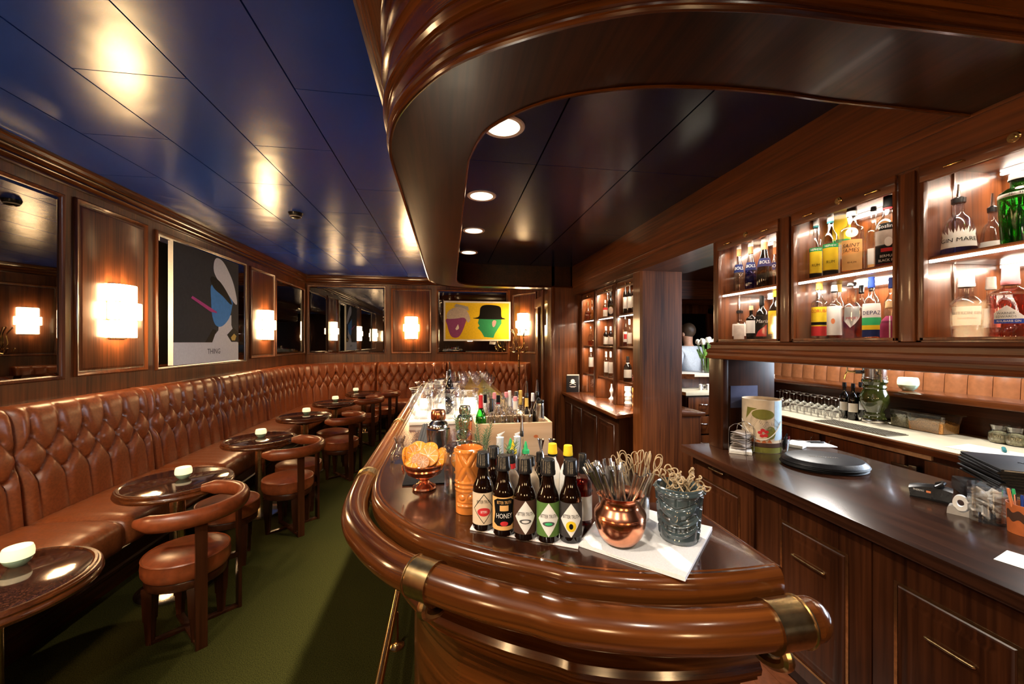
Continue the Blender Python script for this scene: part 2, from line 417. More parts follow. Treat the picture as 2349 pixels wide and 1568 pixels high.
# ceiling of long panels in staggered strips, dark joints between
mb = MB(); g = .004; xs = [-2.82, -2.317, -1.81, -1.305, -.80, -.295, .21, .715, 1.22, 1.725]
for i in range(len(xs)-1):
    y = (2.26 if i % 2 == 0 else 2.955)-1.4*4
    while y < 8.6:
        mb.box(xs[i]+g, xs[i+1]-g, max(-3, y)+g*.7, min(8.5, y+1.4)-g*.7, CEIL, CEIL+.02); y += 1.4
struct('ceiling', mb, 'blue_ceiling')
struct('ceiling_slab', MB().box(-2.98, 6.2, -3.1, 8.65, CEIL+.022, CEIL+.1), 'black')
struct('ceiling_side', MB().box(1.9, 5.4, -3, 7.3, 2.60, 2.7), 'dark_mahogany_y')
# cornice along the left and back walls
COR = [(0, 2.76), (.010, 2.76), (.013, 2.774), (.010, 2.786), (.022, 2.80), (.026, 2.815), (.022, 2.828), (.036, 2.846), (.040, 2.862), (.036, 2.872), (.050, 2.885), (.053, 2.905), (.062, 2.915), (.062, 2.93), (0, 2.93)]
struct('trim_1', MB().sweep(COR, [(1.75, 7.7), (1.30, 8.5), (WX, BY), (WX, -3)]), 'rail_wood', angle=28)
struct('baseboard_left', MB().box(WX, WX+.02, -3, BY, 0, .12), 'dark_mahogany_y')
# raised wall panels with mouldings, and mirrors between them
PAN = [(0, 0), (0, .016), (.010, .024), (.020, .018), (.026, .008), (.046, .006), (.056, .014), (.064, .016)]
LW = ((WX, 0, 0), (0, 1, 0), (1, 0, 0)); BW = ((0, BY, 0), (1, 0, 0), (0, -1, 0))
dg = Vector((.45, -.8, 0)).normalized(); DW = ((1.30, 8.5, 0), tuple(dg), (-.8716, -.4903, 0))
n_ = 2
for (O, U, N), u0, u1, z0, z1 in ((LW, .76, 1.60, 1.33, 2.70), (LW, 3.52, 4.263, 1.335, 2.70), (LW, 6.243, 7.05, 1.36, 2.69), (BW, -1.164, -.349, 1.36, 2.70), (DW, .10, .86, 1.36, 2.60)):
    struct('trim_%d' % n_, frame(MB(), O, U, N, u0, u1, z0, z1, PAN, 0, 0), 'mahogany_z', angle=60); n_ += 1
MF = [(0, 0), (0, .016), (.008, .026), (.020, .020), (.028, .010), (.034, .004)]
def mirror(O, U, N, u0, u1, z0, z1, label):
    t = thing('wall_mirror', label, 'mirror', Vector(O)+Vector(U)*(u0+u1)/2+Vector((0, 0, z0)))
    L = -t.location
    f = frame(MB(), O, U, N, u0, u1, z0, z1, MF); f.xf(Matrix.Translation(L)); f.build('mirror_frame', 'mahogany_z', t, angle=60)
    q = frame(MB(), O, U, N, u0+.03, u1-.03, z0+.03, z1-.03, [(0, .0055), (.024, .0095)], 0, 0); q.xf(Matrix.Translation(L)); q.build('mirror_pane', 'mirror_glass', t, smooth=False)
mirror(*LW, 1.69, 3.435, 1.325, 2.685, 'tall dark mirror in a wood frame at the near end of the left wall')
mirror(*LW, 4.376, 6.119, 1.325, 2.69, 'wood-framed wall mirror behind the dark portrait canvas')
mirror(*LW, 7.10, 8.44, 1.365, 2.65, 'dark mirror on the left wall beside the far corner of the room')
mirror(*BW, -2.76, -1.267, 1.355, 2.73, 'back wall mirror between the corner and the middle wall lamp, showing reflected lamps')
mirror(*BW, -.242, 1.254, 1.355, 2.69, 'back wall mirror behind the yellow picture')
# ---------------------------------------------------------------- bar canopy
cin = resample(cat([(1.70, 1.069), (1.48, 1.069), (1.156, 1.069), (.999, 1.063), (.785, 1.068), (.592, 1.092), (.413, 1.148), (.296, 1.214), (.2, 1.307), (.124, 1.424), (.087, 1.596), (.075, 1.807), (.078, 3.0), (.085, 4.7), (.1, 5.0), (.16, 5.2), (.3, 5.32), (.55, 5.36), (1.1, 5.36), (1.70, 5.36)], 8), 150)
cout = resample(cat([(1.710, 0.793), (1.425, 0.793), (0.996, 0.803), (0.728, 0.809), (0.555, 0.829), (0.460, 0.849), (0.392, 0.872), (0.298, 0.914), (0.200, 0.969), (0.094, 1.037), (0.006, 1.111), (-0.066, 1.203), (-0.127, 1.304), (-0.177, 1.417), (-0.209, 1.548), (-0.225, 1.703), (-.226, 2.1), (-.226, 3.2), (-.228, 4.8), (-.2, 5.1), (-.1, 5.35), (.1, 5.53), (.4, 5.6), (1.0, 5.6), (1.71, 5.6)], 8), 150)
SOF = 2.35
def ring_strip(A, B, z, up):
    m_ = MB(); n = len(A)
    va = [m_.bm.verts.new((p.x, p.y, z)) for p in A]; vb = [m_.bm.verts.new((p.x, p.y, z)) for p in B]
    ua = [m_.bm.verts.new((p.x, p.y, up)) for p in A]; ub = [m_.bm.verts.new((p.x, p.y, up)) for p in B]
    for i in range(n-1):
        for a, b in ((va, vb), (vb, ub), (ub, ua), (ua, va)): m_.bm.faces.new((a[i], a[i+1], b[i+1], b[i]))
    return m_
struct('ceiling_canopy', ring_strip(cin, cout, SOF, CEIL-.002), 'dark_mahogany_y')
FAS = [(0, 2.345), (.004, 2.343), (.010, 2.344), (.013, 2.350), (.011, 2.357), (.006, 2.360), (.007, 2.366), (.013, 2.370), (.018, 2.377), (.018, 2.386), (.013, 2.393), (.007, 2.396), (.007, 2.400), (.011, 2.402), (.011, 2.452), (.016, 2.454), (.016, 2.459), (.024, 2.463), (.031, 2.473), (.032, 2.484), (.026, 2.494), (.019, 2.498), (.019, 2.502), (.024, 2.504), (.024, 2.509), (.018, 2.514), (.018, 2.590), (.024, 2.594), (.034, 2.604), (.036, 2.614), (.031, 2.624), (.022, 2.630), (.022, 2.72), (.030, 2.73), (.040, 2.75), (.040, 2.77), (.030, 2.78), (.050, 2.84), (.056, 2.93), (0, 2.93)]
struct('trim_canopy', MB().sweep([(-o, z) for o, z in FAS], [(p.x, p.y) for p in cout[::-1]]), 'rail_wood', angle=18)
struct('trim_lip', MB().sweep([(0, 2.343), (.007, 2.343), (.009, 2.352), (.006, 2.362), (.0, 2.37)], [(p.x, p.y) for p in cin[::-1]]), 'rail_wood', angle=28)
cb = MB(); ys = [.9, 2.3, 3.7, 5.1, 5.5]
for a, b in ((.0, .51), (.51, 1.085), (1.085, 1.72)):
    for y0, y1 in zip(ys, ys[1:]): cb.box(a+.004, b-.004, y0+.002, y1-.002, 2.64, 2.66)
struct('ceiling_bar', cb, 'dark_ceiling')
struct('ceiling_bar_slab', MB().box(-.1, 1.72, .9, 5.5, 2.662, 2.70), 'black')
# straight ceiling moulding that runs into the canopy from the room behind the camera
struct('trim_beam', MB().sweep([(0, 2.93), (0, 2.90), (.012, 2.895), (.016, 2.88), (.03, 2.875), (.04, 2.85), (.055, 2.845), (.062, 2.82), (.075, 2.815), (.16, 2.80), (.16, 2.93)], [(-.36, 5.2), (-.36, -3.0)]), 'rail_wood', angle=28)
struct('wall_beam', MB().box(-.2, 1.9, .2, .78, 2.80, CEIL), 'mahogany_x')
# beam over the back bar
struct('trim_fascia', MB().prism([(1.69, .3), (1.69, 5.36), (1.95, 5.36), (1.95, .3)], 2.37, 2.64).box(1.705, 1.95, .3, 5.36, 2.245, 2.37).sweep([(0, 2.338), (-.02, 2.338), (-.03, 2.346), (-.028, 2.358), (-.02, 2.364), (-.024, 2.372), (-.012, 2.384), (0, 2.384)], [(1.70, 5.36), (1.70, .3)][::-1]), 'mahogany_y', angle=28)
struct('wall_pillar', MB().prism([(1.717, 3.42), (1.717, 3.555), (2.12, 3.555), (2.12, 3.40), (1.735, 3.40)], 0, 2.37), 'mahogany_z')
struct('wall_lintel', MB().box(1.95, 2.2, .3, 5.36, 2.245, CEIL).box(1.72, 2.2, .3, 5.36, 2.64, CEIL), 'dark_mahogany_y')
# door in the side wall beyond the bar
d1 = struct('door_1', MB().box(1.70, 1.75, 5.9, 7.4, 0, 2.25), 'dark_mahogany_z')
struct('door_frame', MB().box(1.66, 1.76, 5.75, 5.9, 0, 2.4, .008).box(1.66, 1.76, 7.4, 7.55, 0, 2.4, .008).box(1.64, 1.76, 5.7, 7.6, 2.25, 2.42, .01), 'mahogany_z', d1)
struct('door_strip', MB().box(1.685, 1.70, 6.95, 6.99, 1.9, 2.18), 'white_paint', d1)
struct('trim_20', MB().box(1.385, 1.44, 5.335, 5.375, 0, SOF, .006), 'mahogany_z')
struct('trim_21', MB().box(1.33, 1.36, 5.6, 5.7, 0, SOF, .006), 'mahogany_z')
# ---------------------------------------------------------------- wall lamps, ceiling lights, smoke detector
def sconce_proto():
    t = thing('wall_lamp', 'wall lamp of three stacked glass tiers on the left wall beside the near mirror', 'wall lamp', group='stacked glass wall lamps')
    MB().box(0, .02, -.09, .09, -.235, .235, .004).box(.02, .05, -.03, .03, -.2, .2).build('backplate', 'old_brass', t)
    for z, w, d in ((-.152, .115, .095), (0, .145, .125), (.152, .115, .095)):
        n = 17; m_ = MB(); ring = []
        for k in range(n):                                    # fluted front of glass rods
            a = -PI/2+PI*k/(n-1); ring.append((.012+d*math.cos(a)**.7 if abs(math.cos(a)) > 1e-6 else .012, w*math.sin(a)))
        for k, (x, y) in enumerate(ring): m_.lathe([(0, z-.072), (.013, z-.070), (.0145, z-.06), (.0145, z+.06), (.013, z+.070), (0, z+.072)], (x, y, 0), 8)
        m_.build('glass_tier', 'sconce_glow', t)
    for z in (-.076, .076): MB().box(0, .10, -.10, .10, z-.002, z+.002).build('tier_divider', 'old_brass', t)
    return t
s0 = sconce_proto()
s0.location = (WX+.016, 3.90, 1.86)
dup(s0, (WX+.016, 6.68, 1.86), 0, 'wall lamp of three glass tiers between the portrait canvas and the far mirror')
dup(s0, (WX+.016, -1.45, 1.86), 0, 'unseen glass wall lamp added on the left wall well behind the camera')  # out of view, added for more warm light from the left
dup(s0, (-.75, -2.984, 1.86), PI/2, 'unseen glass wall lamp added on the rear wall, left of two')  # this lamp and the next are unseen, added to light canopy and rail
dup(s0, (1.05, -2.984, 1.86), PI/2, 'unseen glass wall lamp added on the rear wall, right of two')
dup(s0, (WX+.016, 1.20, 1.86), 0, 'unseen glass wall lamp added before the near mirror on the left wall')  # out of view, added for its light on the ceiling
dup(s0, (-.757, BY-.016, 1.89), -PI/2, 'glass wall lamp in the middle of the back wall')
dp = Vector((1.30, 8.5, 0))+dg*.48+Vector((-.8716, -.4903, 0))*.016
dup(s0, (dp.x, dp.y, 1.96), PI+math.atan2(.4903, .8716), 'glass wall lamp in the far right corner above the coat stand')
def downlight(x, y, label, z=2.64, proto=[]):
    if proto: return dup(proto[0], (x, y, z), 0, label)
    t = thing('recessed_downlight', label, 'ceiling light', (x, y, z), group='recessed downlights over the bar'); proto.append(t)
    MB().lathe([(.080, .004), (.080, -.006), (.098, -.008), (.104, -.003), (.104, .002)], seg=32).build('trim_ring', 'white_paint', t)
    MB().lathe([(.0, -.002), (.03, -.002), (.08, -.005)], seg=32).build('reflector', 'downlight_glow', t)
    return t
for x, y, l in ((.262, 1.92, 'recessed downlight half hidden by the canopy edge'), (.232, 2.85, 'second recessed downlight back along the canopy'), (.232, 3.75, 'third recessed downlight back along the canopy'), (.232, 4.67, 'farthest recessed downlight in the canopy')):
    downlight(x, y, l)
t = thing('smoke_detector', 'black smoke detector on the blue ceiling', 'smoke detector', (-1.56, 4.44, CEIL))
MB().lathe([(0, -.055), (.035, -.054), (.05, -.045), (.052, -.03), (.062, -.026), (.066, -.01), (.07, 0)], seg=24).build('detector_body', 'black_plastic', t)
MB().lathe([(.052, -.044), (.056, -.036), (.052, -.030)], seg=24).build('vent_ring', 'grey_plastic', t)

for (x, y, _e), l in zip(FILL_SPOTS, ('unseen ceiling fill spot over the nearest lounge table', 'unseen ceiling fill spot above and behind the nearest chair', 'unseen ceiling fill spot behind the bar corner', 'unseen ceiling fill spot over the near end of the back counter')):  # fittings for the unseen fill spots
    dup(bpy.data.objects['recessed_downlight'], (x, y, CEIL-.002 if x < 0 else CEIL-.002), 0, l, 'unseen ceiling fill spots')
# ---------------------------------------------------------------- banquette
S0 = -1.0
def wall_line(s):
    """The banquette's back line: along the left wall, round the corner, along the back wall, round again. -> point, direction into the room"""
    L1 = 7.4-S0; A1 = 1.1*PI/2; L2 = .85+1.71
    if s < L1: return Vector((WX+.005, S0+s)), Vector((1, 0))
    s -= L1
    if s < A1:
        a = PI-s/1.1; c = Vector((-1.71, 7.395)); return c+1.1*Vector((math.cos(a), math.sin(a))), -Vector((math.cos(a), math.sin(a)))
    s -= A1
    if s < L2: return Vector((-1.71+s, 8.495)), Vector((0, -1))
    s -= L2; a = PI/2-s/.9
    c = Vector((.85, 7.595)); return c+.9*Vector((math.cos(a), math.sin(a))), -Vector((math.cos(a), math.sin(a)))
def bp(s, d, z):
    p, n = wall_line(s); q = p+n*d; return (q.x, q.y, z)
BPROF = resample([(.215, .44, 0), (.208, .55, 0), (.195, .7, 0), (.175, .88, 0), (.155, 1.02, 0), (.145, 1.10, 0), (.132, 1.145, 0), (.108, 1.178, 0), (.075, 1.192, 0), (.03, 1.195, 0)], 50)
TA, TB, ZT = .180, .135, 1.005
def tuft(s, z):
    v = (ZT-z)/TB; u = s/TA
    if v < 0:                                                     # vertical folds up to the roll
        k = min(1, -v/1.2); cre = abs(math.sin(PI*u)); h = (1-(1-cre)**3)*(1-.55*k)+.55*k; r = math.hypot((u-round(u))*TA, v*TB)
    elif v > 2:                                                   # folds down to the seat
        w = v-2; k = min(1, w/1.9); cre = abs(math.sin(PI*u)); h = (1-(1-cre)**3)*(1-.6*k)+.6*k; r = math.hypot((u-round(u))*TA, w*TB)
    else:
        p = abs(math.sin(PI*(u+v/2))); q = abs(math.sin(PI*(u-v/2))); m_ = min(p, q); h = (1-(1-m_)**3.2)
        h = h*(.72+.28*math.sqrt(p*q)); rows = round(v); uu = u-.5*(rows % 2); r = math.hypot((uu-round(uu))*TA, (v-rows)*TB)
    wr = .0022*math.sin(u*31+7*math.sin(v*5+u*3))*math.exp(-(r/.07)**2)
    return .040*h-.026*math.exp(-(r/.022)**2)+wr-.030
ban = thing('banquette_bench', 'long buttoned brown leather banquette along the left wall and round the back of the lounge', 'banquette')
BND = [1.75, 2.85, 3.95, 5.07, 6.18, 7.30, 10.41, 11.80, 13.75]
for i in range(len(BND)-1):
    a, b = BND[i]+.003, BND[i+1]-.003; n = max(60, int((b-a)/.0135)); m_ = MB(); rings = []
    mid = (a+b)/2; nb = max(1, round((b-a)/TA))
    for k in range(n+1):
        s = a+(b-a)*k/n; e = min(s-a, b-s); ed = 1-math.exp(-(e/.022)**2); ring = []
        for p in BPROF:
            ring.append(m_.bm.verts.new(bp(s, p.x+(tuft((s-a)*nb*TA/(b-a)+TA*.5, p.y)+.028)*ed-.028 - .012*(1-ed), p.y)))
        ring += [m_.bm.verts.new(bp(s, .012, 1.175)), m_.bm.verts.new(bp(s, .012, .42)), m_.bm.verts.new(bp(s, .19, .42))]
        rings.append(ring)
    for A, B in zip(rings, rings[1:]):
        for j in range(len(A)): m_.bm.faces.new((A[j], B[j], B[(j+1) % len(A)], A[(j+1) % len(A)]))
    m_.bm.faces.new(rings[0]); m_.bm.faces.new(rings[-1][::-1])
    for r_ in range(3):                                            # covered buttons
        for c in range(-1, nb+1):
            s = a+(b-a)/nb*(c+.5+.5*(r_ % 2)); z = ZT-TB*r_
            if a+.04 < s < b-.04: m_.ball(bp(s, (.154+.05*(1.02-z)/.32*.6)-.052, z), .011, 8, 5)
    m_.build('back_cushion', 'leather', ban, angle=75)
SPROF = resample([(.17, .30, 0), (.175, .45, 0), (.22, .468, 0), (.40, .482, 0), (.60, .478, 0), (.70, .468, 0), (.745, .445, 0), (.762, .41, 0), (.764, .34, 0), (.758, .285, 0), (.70, .262, 0), (.17, .262, 0)], 44)
for i in range(len(BND)-1):
    a, b = BND[i]+.003, BND[i+1]-.003; n = max(40, int((b-a)/.02)); m_ = MB(); rings = []
    for k in range(n+1):
        s = a+(b-a)*k/n; e = min(s-a, b-s); ed = math.exp(-(e/.03)**2)
        rings.append([m_.bm.verts.new(bp(s, p.x-(.02*ed if p.x > .6 else 0)+.0016*math.sin(s*57+p.y*20)*math.exp(-((p.x-.74)/.05)**2), p.y-(.020*ed if p.y > .4 else 0)+.005*math.sin((s-a)/(b-a)*PI)*(1 if p.y > .44 else 0)+.0014*math.sin(s*63+p.x*9))) for p in SPROF])
    for A, B in zip(rings, rings[1:]):
        for j in range(len(A)): m_.bm.faces.new((A[j], B[j], B[(j+1) % len(A)], A[(j+1) % len(A)]))
    m_.bm.faces.new(rings[0]); m_.bm.faces.new(rings[-1][::-1]); m_.build('seat_cushion', 'leather', ban, angle=70)
m_ = MB(); rings = []
for k in range(260):
    s = 1.75+(13.75-1.75)*k/259
    rings.append([m_.bm.verts.new(bp(s, d, z)) for d, z in ((.02, 0), (.655, 0), (.655, .10), (.668, .105), (.672, .125), (.66, .135), (.66, .215), (.672, .222), (.68, .24), (.672, .255), (.66, .26), (.02, .26))])
for A, B in zip(rings, rings[1:]):
    for j in range(len(A)): m_.bm.faces.new((A[j], B[j], B[(j+1) % len(A)], A[(j+1) % len(A)]))
m_.bm.faces.new(rings[0]); m_.bm.faces.new(rings[-1][::-1]); m_.build('plinth', 'dark_mahogany_y', ban)
cs = [(WX+.002, 7.40), (WX+.002, 8.498), (-1.71, 8.498)]+[(-1.71+1.06*math.cos(PI/2+k*PI/2/16), 7.395+1.06*math.sin(PI/2+k*PI/2/16)) for k in range(1, 16)]
MB().prism(cs, 1.14, 1.17, .004).build('corner_ledge', 'mahogany_y', ban)
# ---------------------------------------------------------------- lounge tables and candle bowls
t = thing('lounge_table', 'round granite-topped lounge table nearest the camera, cut by the left edge of the photo', 'table', (-1.70, 1.78, 0), 0, 'round lounge tables')
MB().lathe([(0, .668), (.278, .668), (.278, .690), (.274, .692), (0, .692)], seg=64).build('table_top', 'granite', t)
MB().lathe([(.276, .655), (.276, .6915), (.282, .696), (.290, .696), (.294, .690), (.300, .690), (.306, .684), (.304, .676), (.310, .670), (.312, .660), (.306, .648), (.296, .645)], seg=64).lathe([(.276, .655), (.296, .645)], seg=64).build('table_rim', 'bar_wood_y', t)
MB().lathe([(0, .60), (.10, .60), (.11, .645), (.29, .65), (.29, .667), (0, .667)], seg=40).build('apron', 'dark_mahogany_y', t)
MB().lathe([(.06, .60), (.042, .58), (.042, .05), (.06, .03)], seg=32).build('column', 'old_brass', t)
MB().lathe([(0, .0), (.215, 0), (.215, .012), (.20, .020), (.12, .034), (.05, .05), (0, .05)], seg=48).build('base', 'steel', t)
TBL = [(-1.755, 2.94), (-1.755, 4.11), (-1.755, 5.29), (-1.70, 6.41), (-1.50, 7.50)]
for (x, y), l in zip(TBL, ('second lounge table from the camera, beside the two-post chair', 'third lounge table along the banquette', 'fourth lounge table along the banquette', 'fifth lounge table along the banquette', 'farthest lounge table, by the rounded corner of the banquette')):
    dup(t, (x, y, 0), R_.uniform(0, 3), l)
c0 = thing('candle_bowl', 'lit mint glass candle bowl on the nearest lounge table', 'candle bowl', (-1.735, 1.93, .6915), 0, 'lit candle bowls on the lounge tables')
MB().lathe([(0, 0), (.024, 0), (.026, .002), (.038, .014), (.0455, .03), (.0463, .033)], seg=32).build('bowl_foot', 'mint_ceramic', c0)
MB().lathe([(.0463, .033), (.0475, .046), (.046, .062), (.042, .0745), (.0405, .075), (.039, .073), (.042, .05), (.038, .042), (0, .040)], seg=32).build('bowl_side', 'wax_glow', c0)
MB().lathe([(0, .041), (.0035, .045), (.004, .050), (.002, .058), (0, .064)], seg=10).build('flame', 'flame_glow', c0)
for (x, y), l in zip([(-1.746, 2.984), (-1.775, 4.17), (-1.77, 5.40), (-1.72, 6.52), (-1.66, 7.62)], ('lit candle bowl on the second lounge table', 'lit candle bowl on the third lounge table', 'lit candle bowl on the fourth lounge table', 'lit candle bowl on the fifth lounge table', 'lit candle bowl on the farthest lounge table')):
    dup(c0, (x, y, .6915), 0, l)
# ---------------------------------------------------------------- chairs and stools
def seat_parts(t):
    MB().lathe([(0, .468), (.09, .466), (.15, .458), (.185, .443), (.190, .440), (.196, .443), (.200, .437), (.197, .430), (.201, .40), (.199, .365), (.190, .348), (0, .345)], seg=48).build('seat_cushion', 'cushion_leather', t)
    MB().lathe([(0, .343), (.182, .343), (.186, .335), (.184, .300), (.176, .295), (0, .295)], seg=40).build('seat_frame', 'dark_mahogany_y', t)
    for k in range(4):
        a = PI/4+k*PI/2; x, y = .158*math.cos(a), .158*math.sin(a); m_ = MB()
        for (z0, z1, w0, w1) in ((.0, .13, .013, .019), (.13, .30, .022, .027)):
            m_._new([(x+w*sx, y+w*sy, z) for z, w in ((z0, w0), (z1, w1)) for sx, sy in ((-1, -1), (1, -1), (1, 1), (-1, 1))], [(3, 2, 1, 0), (4, 5, 6, 7), (0, 1, 5, 4), (1, 2, 6, 5), (2, 3, 7, 6), (3, 0, 4, 7)])
        m_.xf(Matrix.Identity(4)); m_.build('leg', 'dark_mahogany_z', t)
def chair_proto(label, x, y, rz):
    t = thing('tub_chair', label, 'chair', (x, y, 0), rz, 'low brown leather tub chairs'); seat_parts(t)
    arc = [(.262*math.cos(a), .262*math.sin(a), .695) for a in [math.radians(-108+216*k/40) for k in range(41)]]
    rr = [.020+.020*min(1, k/3, (40-k)/3) for k in range(41)]
    MB().tube(arc, [r*1.12 for r in rr], 16, flat=.72).build('back_rest', 'cushion_leather', t, angle=70)
    for sg in (-1, 1):
        a = sg*math.radians(44); m_ = MB().box(.236, .256, -.026, .026, 0, .672, .002); m_.xf(Matrix.Rotation(a, 4, 'Z')); m_.build('post', 'dark_mahogany_z', t)
        m_ = MB().box(-.165, .25, -.018, .018, 0, .016, .002); m_.xf(Matrix.Rotation(a, 4, 'Z')); m_.build('floor_bar', 'dark_mahogany_y', t)
        m_ = MB().box(.16, .245, -.014, .014, .302, .335, .002); m_.xf(Matrix.Rotation(a, 4, 'Z')); m_.build('seat_bracket', 'dark_mahogany_y', t)
    return t
ch0 = chair_proto('leather tub chair nearest the camera, its two back posts toward the bar', -1.445, 2.505, math.radians(-3))
for px, py, rz, l in ((661, 1087, -4, 'tub chair beside the third lounge table, second from the camera'), (782, 1003, -6, 'tub chair beside the fourth lounge table'), (838, 950, -8, 'tub chair beside the fifth lounge table'), (868, 925, -12, 'farthest tub chair, by the farthest lounge table')):
    p = at(px, py, z=.46) if px != 868 else Vector((-1.13, 7.30, 0)); dup(ch0, (p.x, p.y, 0), math.radians(rz), l)
st0 = None
for px, py, l in ((523, 1142, 'backless round leather stool behind the nearest tub chair'), (686, 1056, 'backless leather stool half hidden behind the second tub chair'), (765, 985, 'backless leather stool beside the fourth lounge table')):
    p = at(px, py, z=.46)
    if st0 is None:
        st0 = thing('leather_stool', l, 'stool', (p.x, p.y, 0), .3, 'round leather stools'); seat_parts(st0)
    else: dup(st0, (p.x, p.y, 0), .3, l)
# ---------------------------------------------------------------- pictures
def picture(name, label, W, H, D, O, U, N, frame_mat, margin, draw):
    """A flat picture in the plane (U, z) at O, thickness D along N; draw(fn) adds flat printed shapes."""
    t = thing(name, label, 'picture', O); U, N = Vector(U), Vector(N); Z = Vector((0, 0, 1))
    def P(x, y, h): return tuple(U*x+Z*y+N*h)
    m_ = MB(); m_._new([P(x, y, h) for h in (0, D) for y in (0, H) for x in (0, W)], [(0, 1, 3, 2), (4, 6, 7, 5), (0, 4, 5, 1), (2, 3, 7, 6), (0, 2, 6, 4), (1, 5, 7, 3)])
    m_.build('canvas' if margin == 0 else 'frame', frame_mat, t, smooth=False)
    draw(t, P, D)
def shape(t, name, mat, pts, P, h, label=None):
    m_ = MB(); m_.poly([P(x, y, h) for x, y in pts]); o = m_.build(name, mat, t, smooth=False)
    if label: o['label'] = label
E_ = lambda cx, cy, rx, ry, n=28: circ(cx, cy, rx, ry, n)
def draw_cap(t, P, D):
    w, h = 1.25, 1.24; q = lambda a, b: (a*w, b*h)
    shape(t, 'printed_field', 'charcoal', [q(0, .185), q(1, .185), q(1, 1), q(0, 1)], P, D+.001)
    shape(t, 'printed_collar', 'white_paint', [q(.52, .185), q(.55, .24), q(.63, .30), q(.64, .42), q(.86, .46), q(.86, .36), q(.92, .27), q(.98, .185)], P, D+.002)
    shape(t, 'printed_epaulette', 'black', [q(.78, .26), q(.90, .335), q(1.0, .29), q(1.0, .19), q(.86, .19)], P, D+.0025)
    shape(t, 'printed_epaulette', 'black', [q(.42, .185), q(.54, .31), q(.60, .30), q(.53, .185)], P, D+.0025)
    shape(t, 'printed_badge', 'gold', [q(.85, .235), q(.91, .275), q(.955, .25), q(.93, .205), q(.87, .205)], P, D+.003)
    shape(t, 'printed_face', 'sky', [q(*p) for p in cat([(.52, .72), (.51, .58), (.53, .43), (.59, .345), (.70, .345), (.82, .43), (.875, .55), (.87, .62), (.70, .70)], 5, True)], P, D+.003)
    shape(t, 'printed_cap', 'white_paint', [q(*p) for p in cat([(.56, .84), (.555, .93), (.60, .985), (.70, .975), (.80, .90), (.90, .78), (.965, .62), (.94, .575), (.80, .66), (.66, .75)], 5, True)], P, D+.004)
    shape(t, 'printed_visor', 'black', [q(*p) for p in cat([(.50, .76), (.53, .80), (.66, .765), (.80, .66), (.865, .575), (.82, .575), (.70, .635), (.56, .69)], 5, True)], P, D+.005)
    shape(t, 'printed_bar', 'rose', [q(.215, .565), q(.235, .585), q(.60, .475), q(.60, .462), q(.50, .468)], P, D+.006)
    m_ = MB(); put_text(m_, 'THING', .085, lambda x, y: P(.56*w+x, .10*h+y, D+.002)); m_.build('printed_word', 'graphite', t, smooth=False)
picture('portrait_canvas', 'large canvas of a blue-faced figure in a white cap with the word THING', 1.25, 1.24, .046, (-2.746, 4.457, 1.366), (0, 1, 0), (1, 0, 0), 'white_paint', 0, draw_cap)
def draw_two(t, P, D):
    W, H = 1.40, .83; q = lambda a, b: (a*W, b*H)
    shape(t, 'printed_field', 'yellow', [(.035, .035), (W-.035, .035), (W-.035, H-.035), (.035, H-.035)], P, D+.001)
    shape(t, 'printed_face', 'purple', [q(*p) for p in cat([(.05, .56), (.055, .38), (.10, .14), (.17, .08), (.24, .14), (.31, .40), (.31, .58)], 5, True)], P, D+.002)
    shape(t, 'printed_turban', 'old_paper', [q(*p) for p in cat([(.05, .56), (.06, .72), (.14, .82), (.25, .84), (.34, .76), (.39, .56), (.36, .46), (.30, .58), (.18, .56)], 5, True)], P, D+.003)
    shape(t, 'printed_turban_top', 'grey_plastic', [q(*p) for p in ((.15, .86), (.18, .93), (.36, .86), (.37, .76), (.27, .80))], P, D+.0025)
    shape(t, 'printed_nose', 'paper', [q(.17, .30), q(.21, .42), (.225*W, .34*H), (.22*W, .30*H), (.19*W, .27*H)], P, D+.004)
    shape(t, 'printed_face', 'jade', [q(*p) for p in ((.52, .56), (.505, .45), (.53, .38), (.50, .33), (.53, .28), (.56, .22), (.60, .10), (.74, .08), (.76, .18), (.86, .44), (.86, .56))], P, D+.002)
    shape(t, 'printed_hat', 'black', [q(*p) for p in cat([(.43, .57), (.52, .62), (.545, .84), (.62, .91), (.78, .90), (.85, .84), (.86, .62), (.90, .58), (.90, .55), (.60, .55)], 5, True)], P, D+.003)
    shape(t, 'printed_ear', 'pink', [q(*p) for p in cat([(.72, .46), (.74, .52), (.78, .50), (.76, .38), (.73, .36)], 5, True)], P, D+.004)
picture('poster', 'yellow picture of a purple and a green head in a white frame', 1.40, .83, .03, (-.10, BY-.06, 1.622), (1, 0, 0), (0, -1, 0), 'white_paint', .03, draw_two)
